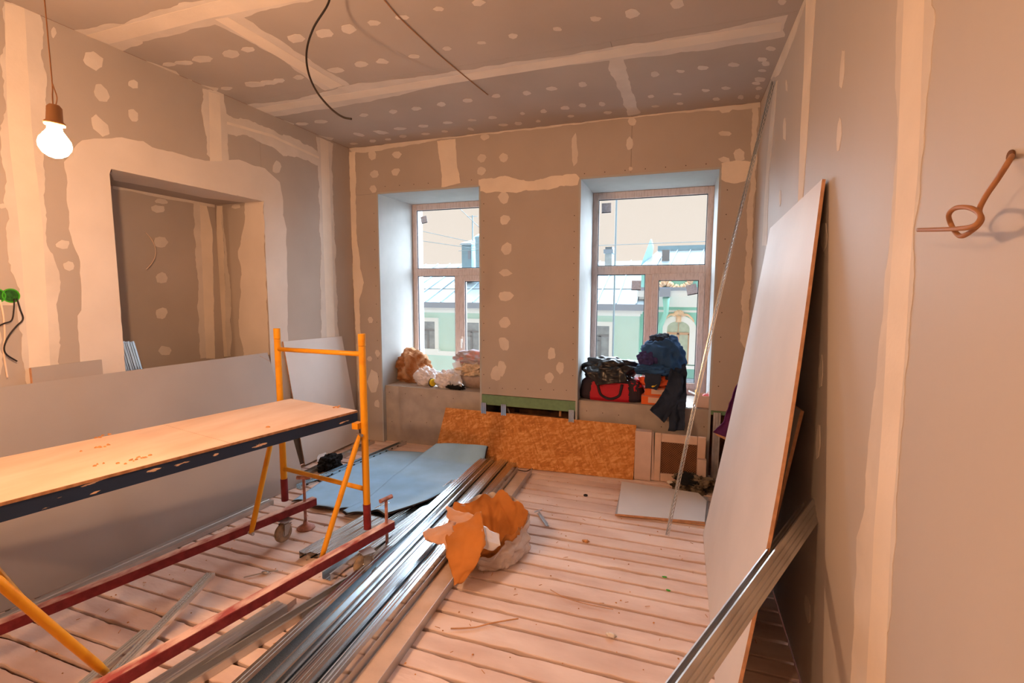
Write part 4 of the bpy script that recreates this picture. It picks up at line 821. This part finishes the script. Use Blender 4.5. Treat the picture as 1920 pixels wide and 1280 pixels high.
# ---- wires and small hardware
def wire(name, pts, r, m, label, cat='wire'): return tag(MB().tube(spline(pts, 10), r, 8).ob(name, m, None, True), label, cat)
wire('black_cable', [V((at(622, -30, 'y', 2.02).x, 2.02, H))]+[at(x, y, 'y', 2.02) for x, y in ((616, 5), (588, 52), (575, 95), (578, 135), (594, 172), (620, 203), (642, 219), (659, 223))], .0048, 'cable', 'black cable end hanging in a curve from the ceiling', 'cable')
wire('thin_cable', [at(700, -25, 'z', H-.01)]+[at(x, y, 'z', H-.006) for x, y in ((722, 2), (748, 32), (790, 72), (832, 110), (880, 150), (915, 178))], .003, 'socket', 'thin brown cable running slantwise under the ceiling', 'cable')
wire('stub_wire', [at(x, y, 'x', NX+.03) for x, y in ((273, 436), (283, 447), (291, 464), (291, 480), (284, 494), (274, 505))], .0028, 'wcable', 'short pale wire sticking out inside the niche')
hx = .47
tw = wire('tan_wire', [at(1897, 292, 'x', XR-.003), at(1893, 300, 'x', hx), at(1870, 336, 'x', hx), at(1848, 368, 'x', hx), at(1836, 394, 'x', hx), at(1840, 412, 'x', hx), at(1828, 428, 'x', hx), at(1806, 442, 'x', hx), at(1794, 438, 'x', hx), at(1783, 420, 'x', hx), at(1779, 402, 'x', hx-.01), at(1792, 390, 'x', hx-.01), at(1816, 389, 'x', hx-.01), at(1834, 398, 'x', hx-.01), at(1838, 410, 'x', hx-.015), at(1824, 424, 'x', hx-.02), at(1790, 429, 'x', hx-.02), at(1722, 431, 'x', hx-.015)], .0042, 'tcable', 'knotted tan cable sticking out of the right wall', 'cable')
MB().lathe(at(1897, 292, 'x', XR-.001), (-1, 0, 0), [(0, .010), (.003, .010)], 12).ob('wall_hole', 'mason', tw)
for k, (px, lb) in enumerate(((20, 'right-hand green socket box in the left wall with loose wires'), (-7, 'left-hand green socket box cut by the picture edge'))):
    c = at(px, 554, 'x', XL); g = thing('socket_box', lb, 'socket box', 'green socket boxes on the left wall')
    vs = MB().lathe(c+V((-.002, 0, 0)), (1, 0, 0), [(0, .036), (.006, .0365), (.0065, .031), (.003, .030)], 30); vs.ob('box_rim', 'boxgreen', g, True).modifiers.new('e', 'EDGE_SPLIT')
    MB().lathe(c+V((.0008, 0, 0)), (1, 0, 0), [(0, .0305), (.001, .0305)], 24).ob('box_inside', 'boxin', g)
def lw(pts, r, m, label, off=.02): return wire('loose_wire', [at(x, y, 'x', XL+(.004 if i == 0 else off)) for i, (x, y) in enumerate(pts)], r, m, label)
lw([(27, 560), (26, 580), (22, 600), (8, 606), (-10, 614)], .0035, 'cable', 'dark wire bending left from the green socket box')
lw([(32, 560), (38, 580), (43, 598), (30, 612), (16, 630), (8, 650), (12, 664), (32, 677)], .0038, 'cable', 'long dark wire looping down from the green socket box')
lw([(0, 562), (6, 590), (9, 630), (7, 660), (14, 708)], .004, 'wcable', 'white wire hanging below the green socket boxes', .012)
# scraps on the floor boards
clip = thing('steel_clip', 'shiny steel clip on the boards beside the torn bag', 'steel clip'); c0 = at(1010, 962, 'z', .004); c1 = at(1027, 986, 'z', .004)
MB().beam(c0, c1, .022, .003).beam(c0+V((0, 0, .012)), c1+V((0, 0, .012)), .002, .02).ob('clip_web', 'foil', clip); MB().beam(c0+V((-.03, -.01, .01)), c0+V((.02, .015, .025)), .012, .003).ob('clip_tab', 'foil', clip)
soft('foil_scrap', at(1145, 1190, 'z', .008), (.022, .010, .010), 'white', 'crumpled silver foil scrap on the floorboards', 'foil', seed=2, amp=.35, sharp=.5, subd=3)
tag(MB().lathe(at(1098, 929, 'z', 0), (0, 0, 1), [(0, .017), (.008, .016), (.008, .009), (.003, .008)], 16).ob('black_washer', 'cable'), 'small black ring on the boards near the bundle', 'washer')
tw2 = wire('twisted_wire', [at(x, y, 'z', .008) for x, y in ((457, 1082), (474, 1078), (492, 1074), (506, 1071), (521, 1069))], .0035, 'zinc', 'short twisted wire with a joint, lying under the scaffold')
MB().lathe(at(497, 1073, 'z', .01), (1, .2, 0), [(-.02, .004), (-.012, .009), (.012, .009), (.02, .004)], 8).ob('wire_joint', 'zinc', tw2, True)
wire('thin_black_wire', [at(x, y, 'z', .006) for x, y in ((968, 880), (986, 883), (996, 879), (1014, 874))], .004, 'cable', 'short black cord in front of the strand board', 'cord')
tag(MB().tube(spline([at(x, y, 'z', .008) for x, y in ((845, 1178), (888, 1176), (920, 1168), (972, 1159))], 8), .0035, 6).ob('wood_splinter', 'wood', None, True), 'long thin wood splinter on the boards in front', 'splinter')
wire('bent_straw', [at(x, y, 'z', .006) for x, y in ((1032, 1105), (1060, 1120), (1100, 1132), (1150, 1142))], .002, 'wood', 'thin straw lying along a floor gap', 'straw')
soft('glue_lump', at(1098, 1014, 'z', .005), (.022, .016, .008), 'crumb', 'brown crumbly lump on the boards right of the bag', 'lump', seed=2, amp=.4, subd=3)
soft('plaster_lump', at(1257, 904, 'z', .012), (.028, .02, .016), 'skim', 'white plaster lump at the foot of the grille', 'plaster lump', seed=5, amp=.4, subd=3)
for i, (px, py, lb) in enumerate(((1246, 1081, 'tiny green scrap on the boards, upper one'), (1253, 1106, 'tiny green scrap on the boards, lower one'))):
    soft('green_scrap', at(px, py, 'z', .004), (.014, .008, .003), 'boxgreen', lb, 'scrap', seed=i, amp=.4, subd=2)
rr = random.Random(11); ch = MB()
for i in range(420):
    x, y = rr.uniform(-2.9, .45), rr.uniform(1.1, 4.2); s = rr.uniform(.002, .006); a = rr.uniform(0, 3.1)
    if i % 3 == 0: ch.beam((x, y, .003), (x+math.cos(a)*s*5, y+math.sin(a)*s*5, .004), .002, .002)
    else: ch.lathe((x, y, .0), (rr.uniform(-.3, .3), .1, 1), [(0, s), (s*.6, s*.5)], 5)
tag(stuff(ch.ob('floor_chips', 'crumb')), 'fine chips and crumbs scattered over the floorboards', 'debris')
# ================================================================== OUTSIDE
FY = 16.0
ha = thing('pale_green_house', 'pale green house across the street with a metal roof', 'house')
box('wall', (-17, FY, -13), (-1.22, FY+8, 1.0), 'mintA', ha)
box('cornice', (-17, FY-.28, .88), (-1.12, FY, 1.0), 'owhite', ha); box('cornice', (-17, FY-.14, .80), (-1.18, FY, .88), 'owhite', ha)
box('gutter', (-17, FY-.42, .99), (-1.0, FY-.05, 1.19), 'gutter', ha); box('string_course', (-17, FY-.10, -.78), (-1.2, FY, -.62), 'owhite', ha)
rz0, rz1, ry0, ry1 = 1.18, 2.80, FY-.36, FY+4.2
rf_ = MB().add([(-17, ry0, rz0), (-1.05, ry0, rz0), (-1.05, ry1, rz1), (-17, ry1, rz1), (-17, ry1+4.2, rz0), (-1.05, ry1+4.2, rz0)], [(0, 1, 2, 3), (3, 2, 5, 4), (0, 3, 4), (1, 5, 2)]).ob('roof', 'roofm', ha)
for i in range(26):
    x = -16.8+i*.62
    MB().beam((x, ry0, rz0+.02), (x, ry1, rz1+.02), .035, .05).ob('roof_seam', 'seam', rf_)
for k in (.30, .62): MB().beam((-17, ry0+(ry1-ry0)*k, rz0+(rz1-rz0)*k+.012), (-1.1, ry0+(ry1-ry0)*k, rz0+(rz1-rz0)*k+.012), .03, .02).ob('roof_joint', 'oglass', rf_)
def fwin(x0, x1, z0, z1):
    f = MB(); t = .14; y = FY
    f.box((x0-t, y-.09, z0-t*.6), (x0, y, z1+t)); f.box((x1, y-.09, z0-t*.6), (x1+t, y, z1+t)); f.box((x0, y-.09, z1), (x1, y, z1+t)); f.box((x0-t*1.3, y-.16, z0-t*1.1), (x1+t*1.3, y, z0-t*.4))
    o = f.ob('window_surround', 'owhite', ha); box('pane', (x0, y-.02, z0-.1), (x1, y-.004, z1), 'oglass', o)
    m = MB(); zm = z0+(z1-z0)*.66; xm = (x0+x1)/2+.05; m.box((x0, y-.05, zm-.035), (x1, y-.02, zm+.035)); m.box((xm-.04, y-.05, z0-.1), (xm+.04, y-.02, zm)); m.box((x0, y-.05, z0+(zm-z0)*.72), (xm, y-.02, z0+(zm-z0)*.72+.03)); m.ob('window_bar', 'oframe', o)
for xa in (-9.25, -7.48, -11.4, -5.6, -2.87): fwin(xa, xa+.72, -.50, .46)
hb = thing('mint_house', 'mint green house with an arched window and ochre ornament', 'house'); BY = 16.35
box('wall', (-1.22, BY, -13), (6, BY+8, 2.32), 'mintB', hb)
p_ = MB().box((-1.3, BY-.38, 1.42), (6, BY, 1.62)).box((-1.25, BY-.26, 1.24), (6, BY, 1.42)).box((-1.22, BY-.12, 1.10), (6, BY, 1.24)).ob('cornice', 'owhite', hb)
box('cornice_capping', (-1.34, BY-.42, 1.62), (6, BY+.02, 1.72), 'gutter', hb)
box('attic_band', (-1.22, BY-.10, 1.86), (6, BY, 1.98), 'owhite', hb) if False else None
box('string_course', (-1.22, BY-.06, .93), (6, BY, 1.0), 'owhite', hb)
box('sill_course', (-1.3, BY-.16, -.86), (6, BY, -.76), 'owhite', hb); box('sill_course', (-1.22, BY-.22, -1.52), (6, BY, -1.2), 'owhite', hb); box('sill_course', (-1.22, BY-.3, -1.25), (6, BY, -1.18), 'gutter', hb)
for i in range(22): box('dentil', (-.2+i*.11, BY-.2, -1.72), (-.14+i*.11, BY, -1.6), 'owhite', hb)
def arch(cx, z0, zs, wd, rise, m, y0, y1, name, t=0, par=None, z00=None):
    n = 14; out = []; 
    for i in range(n+1): a = math.pi*(i/n); out.append((cx+wd*math.cos(a), zs+rise*math.sin(a)))
    inn = [(cx+(wd-t)*math.cos(math.pi*i/n), zs+(rise-t)*math.sin(math.pi*i/n)) for i in range(n+1)] if t else None
    if not t:
        pts = [(cx+wd, z0)]+out+[(cx-wd, z0)]; k = len(pts)
        return ob(name, [V((x, y0, z)) for x, z in pts]+[V((x, y1, z)) for x, z in pts], [tuple(range(k)), tuple(range(k, 2*k))[::-1]]+[(i, k+i, k+(i+1) % k, (i+1) % k) for i in range(k)], m, par)
    O = [(cx+wd, z0)]+out+[(cx-wd, z0)]; I = [(cx+wd-t, z0)]+inn+[(cx-wd+t, z0)]; k = len(O)
    vs = [V((x, y0, z)) for x, z in O]+[V((x, y0, z)) for x, z in I]+[V((x, y1, z)) for x, z in O]+[V((x, y1, z)) for x, z in I]
    fs = []
    for i in range(k-1): fs += [(i, i+1, k+i+1, k+i), (2*k+i+1, 2*k+i, 3*k+i, 3*k+i+1), (i+1, i, 2*k+i, 2*k+i+1), (k+i, k+i+1, 3*k+i+1, 3*k+i)]
    return ob(name, vs, fs, m, par)
ax_ = at(1272, 610, 'y', BY).x
aw = arch(ax_, -.72, .42, .53, .42, 'owhite', BY-.12, BY, 'window_surround', .19, hb)
arch(ax_, -.72, .42, .34, .24, 'cglass', BY-.03, BY-.01, 'pane', 0, aw)
wf2 = MB().box((ax_-.035, BY-.07, -.72), (ax_+.035, BY-.03, .28)).box((ax_-.34, BY-.07, .22), (ax_+.34, BY-.03, .29)).box((ax_-.34, BY-.07, -.72), (ax_-.30, BY-.03, .25)).box((ax_+.30, BY-.07, -.72), (ax_+.34, BY-.03, .25)).box((ax_-.01, BY-.06, .28), (ax_+.01, BY-.03, .64)).ob('window_bar', 'cframe', aw)
# ochre stucco: a shell over the arch and a garland on the attic
kg = MB()
for i in range(7):
    a = math.pi*(.12+.76*i/6); c = V((ax_, BY-.14, .84)); kg.lathe(c+V((math.cos(a)*.10, 0, math.sin(a)*.10)), (math.cos(a), 0, math.sin(a)), [(-.08, .02), (.0, .045), (.06, .035), (.08, .01)], 8)
kg.box((ax_-.08, BY-.16, .62), (ax_+.08, BY-.1, .84))
for s in (-1, 1): kg.tube(spline([(ax_+s*.1, BY-.14, .84), (ax_+s*.24, BY-.14, .86), (ax_+s*.38, BY-.13, .76), (ax_+s*.46, BY-.12, .64)]), [.05-.0014*i for i in range(25)], 8)
kg.ob('shell_ornament', 'gold', hb, True)
gl = MB(); gp = spline([at(x, y, 'y', BY-.06) for x, y in ((1236, 540), (1243, 530), (1251, 531), (1262, 538), (1274, 540), (1286, 536), (1293, 528), (1296, 520))], 7)
gl.tube(gp, [.085+.045*math.sin(i*1.7) for i in range(len(gp))], 8)
for i, p in enumerate(gp[::3]): gl.lathe(p+V((.02, -.06, .05*(-1)**i)), (0, -1, 0), [(-.05, .07), (.02, .055), (.05, .015)], 8)
gl.ob('garland_ornament', 'gold', hb, True)
dp = MB().box(tuple(at(1243, 553, 'y', BY-.55)-V((.1, .1, .05))), tuple(at(1254, 546, 'y', BY-.55)+V((.05, .1, .08)))).ob('rain_hopper', 'gutter', hb)
c = at(1249, 558, 'y', BY-.52); c2 = at(1249, 585, 'y', BY-.35); c3 = at(1238, 612, 'y', BY-.12)
MB().tube([c, c2, c3, c3+V((0, 0, -2.5))], [.11, .075, .075, .075], 12).ob('downpipe', 'mintB', hb, True)
pr1 = MB().add([(-1.35, BY-.1, 2.30), (7, BY-.1, 2.30), (7, BY+1.5, 3.02), (-.78, BY+1.5, 3.02), (-.9, BY+6, 2.9), (7, BY+6, 2.9)], [(0, 1, 2, 3), (3, 2, 5, 4)]).ob('roof', 'roofm', hb)
MB().beam((-.80, BY+1.5, 3.06), (7, BY+1.5, 3.06), .12, .20).ob('roof_flashing', 'chim', pr1)
for i in range(14): MB().beam((-.8+i*.42, BY-.1, 2.33), (-.55+i*.42, BY+1.5, 3.03), .025, .04).ob('roof_seam', 'seam', pr1)
MB().add([(-1.36, BY+.4, 2.2), (-1.02, BY+.9, 3.35), (-.95, BY+1.0, 3.1), (-1.08, BY+.8, 2.3), (-1.33, BY+.5, 2.2), (-.98, BY+1.0, 3.35), (-.91, BY+1.1, 3.1), (-1.04, BY+.9, 2.3)], [(0, 1, 2, 3), (7, 6, 5, 4), (0, 4, 5, 1), (1, 5, 6, 2), (2, 6, 7, 3)]).ob('gable_fin', 'chim', hb)
MB().box((-.62, BY+.55, 2.45), (-.38, BY+.75, 2.95)).ob('roof_ladder', 'oframe', hb)
# chimneys on the pale green house
def chim(name, px0, px1, pyt, pyb, y, m, label, capw=.05, caph=.18):
    a, b = at(px0, pyb, 'y', y), at(px1, pyb, 'y', y); zt_ = at(px0, pyt, 'y', y).z; t = thing(name, label, 'chimney')
    box('stack', (a.x, y, a.z-.4), (b.x, y+.8, zt_-caph), m, t)
    return t, a.x, b.x, zt_
t, xa, xb, zt_ = chim('tall_chimney', 866, 884, 450, 505, 17.6, 'chim', 'tall blue-grey metal chimney seen through the left window')
MB().hexa([(xa-.06, 17.5, zt_-.2), (xb+.06, 17.5, zt_-.2), (xb+.06, 18.5, zt_-.1), (xa-.06, 18.5, zt_-.1)], [(xa-.0, 17.55, zt_-.12), (xb+.0, 17.55, zt_-.12), (xb+.1, 18.45, zt_+.12), (xa+.2, 18.45, zt_+.12)]).ob('cap', 'roofm', t)
box('vent_opening', (xb-.14, 17.58, zt_-.75), (xb-.02, 17.6, zt_-.42), 'gutter', t)
MB().tube([(xb-.12, 18, zt_), (xb-.12, 18, zt_+1.0)], .025, 6).tube([(xb-.35, 18, zt_+.95), (xb+.1, 18, zt_+.95)], .012, 5).ob('aerial', 'seam', t)
t, xa, xb, zt_ = chim('round_chimney', 892, 904, 436, 500, 17.2, 'chim', 'round-topped metal vent beside the pier, left window')
MB().lathe(((xa+xb)/2, 17.6, zt_-.15), (0, 0, 1), [(-.9, .28), (-.15, .30), (0, .34), (.02, .34), (.12, .2), (.18, .02)], 16).ob('cowl', 'chim', t, True)
t, xa, xb, zt_ = chim('brick_chimney', 1134, 1147, 465, 492, 19.0, 'brickc', 'weathered chimney on the roof, left in the right window', caph=.2)
box('cap', (xa-.05, 18.95, zt_-.2), (xb+.05, 19.85, zt_-.05), 'gutter', t); box('pot', (xa, 19.05, zt_-.05), (xb, 19.7, zt_+.05), 'roofm', t)
c = at(1153, 497, 'y', 15.0); tag(MB().tube([(c.x, 15, c.z-4), (c.x, 15, at(1153, 300, 'y', 15.0).z)], .03, 6).ob('mast', 'seam'), 'thin upright mast standing in front of the roofs', 'mast')
for i, (a, b, lb) in enumerate((((795, 434), (905, 458), 'overhead wire above the chimneys, upper one'), ((795, 452), (905, 468), 'overhead wire above the chimneys, lower one'), ((845, 375), (905, 432), 'steep overhead wire at the top of the left window'), ((1125, 460), (1335, 452), 'faint overhead wire across the right window'))):
    p, q = at(*a, 'y', 14.0), at(*b, 'y', 14.0); e = (q-p); tag(MB().tube([p-e*1.5, p, q, q+e*1.5], .009, 5).ob('overhead_wire', 'seam'), lb, 'wire')
struct(box('street', (-60, 5.6, -13.2), (60, 80, -13), 'street'))
def outer(x, z0, z1, name='outer_reveal'):
    box(name, (x-.3, 5.3205, z0), (x, 5.3215, z1), 'owhite', wback)
for a, b in (W1, W2):
    MB().box((a-.0745, 5.03, .5), (a-.0735, 5.318, 2.62)).box((b+.0735, 5.03, .5), (b+.0745, 5.318, 2.62)).ob('outer_reveal', 'owhite', wback)
    box('outer_sill', (a-.074, 5.03, .495), (b+.074, 5.36, .515), 'gutter', wback)
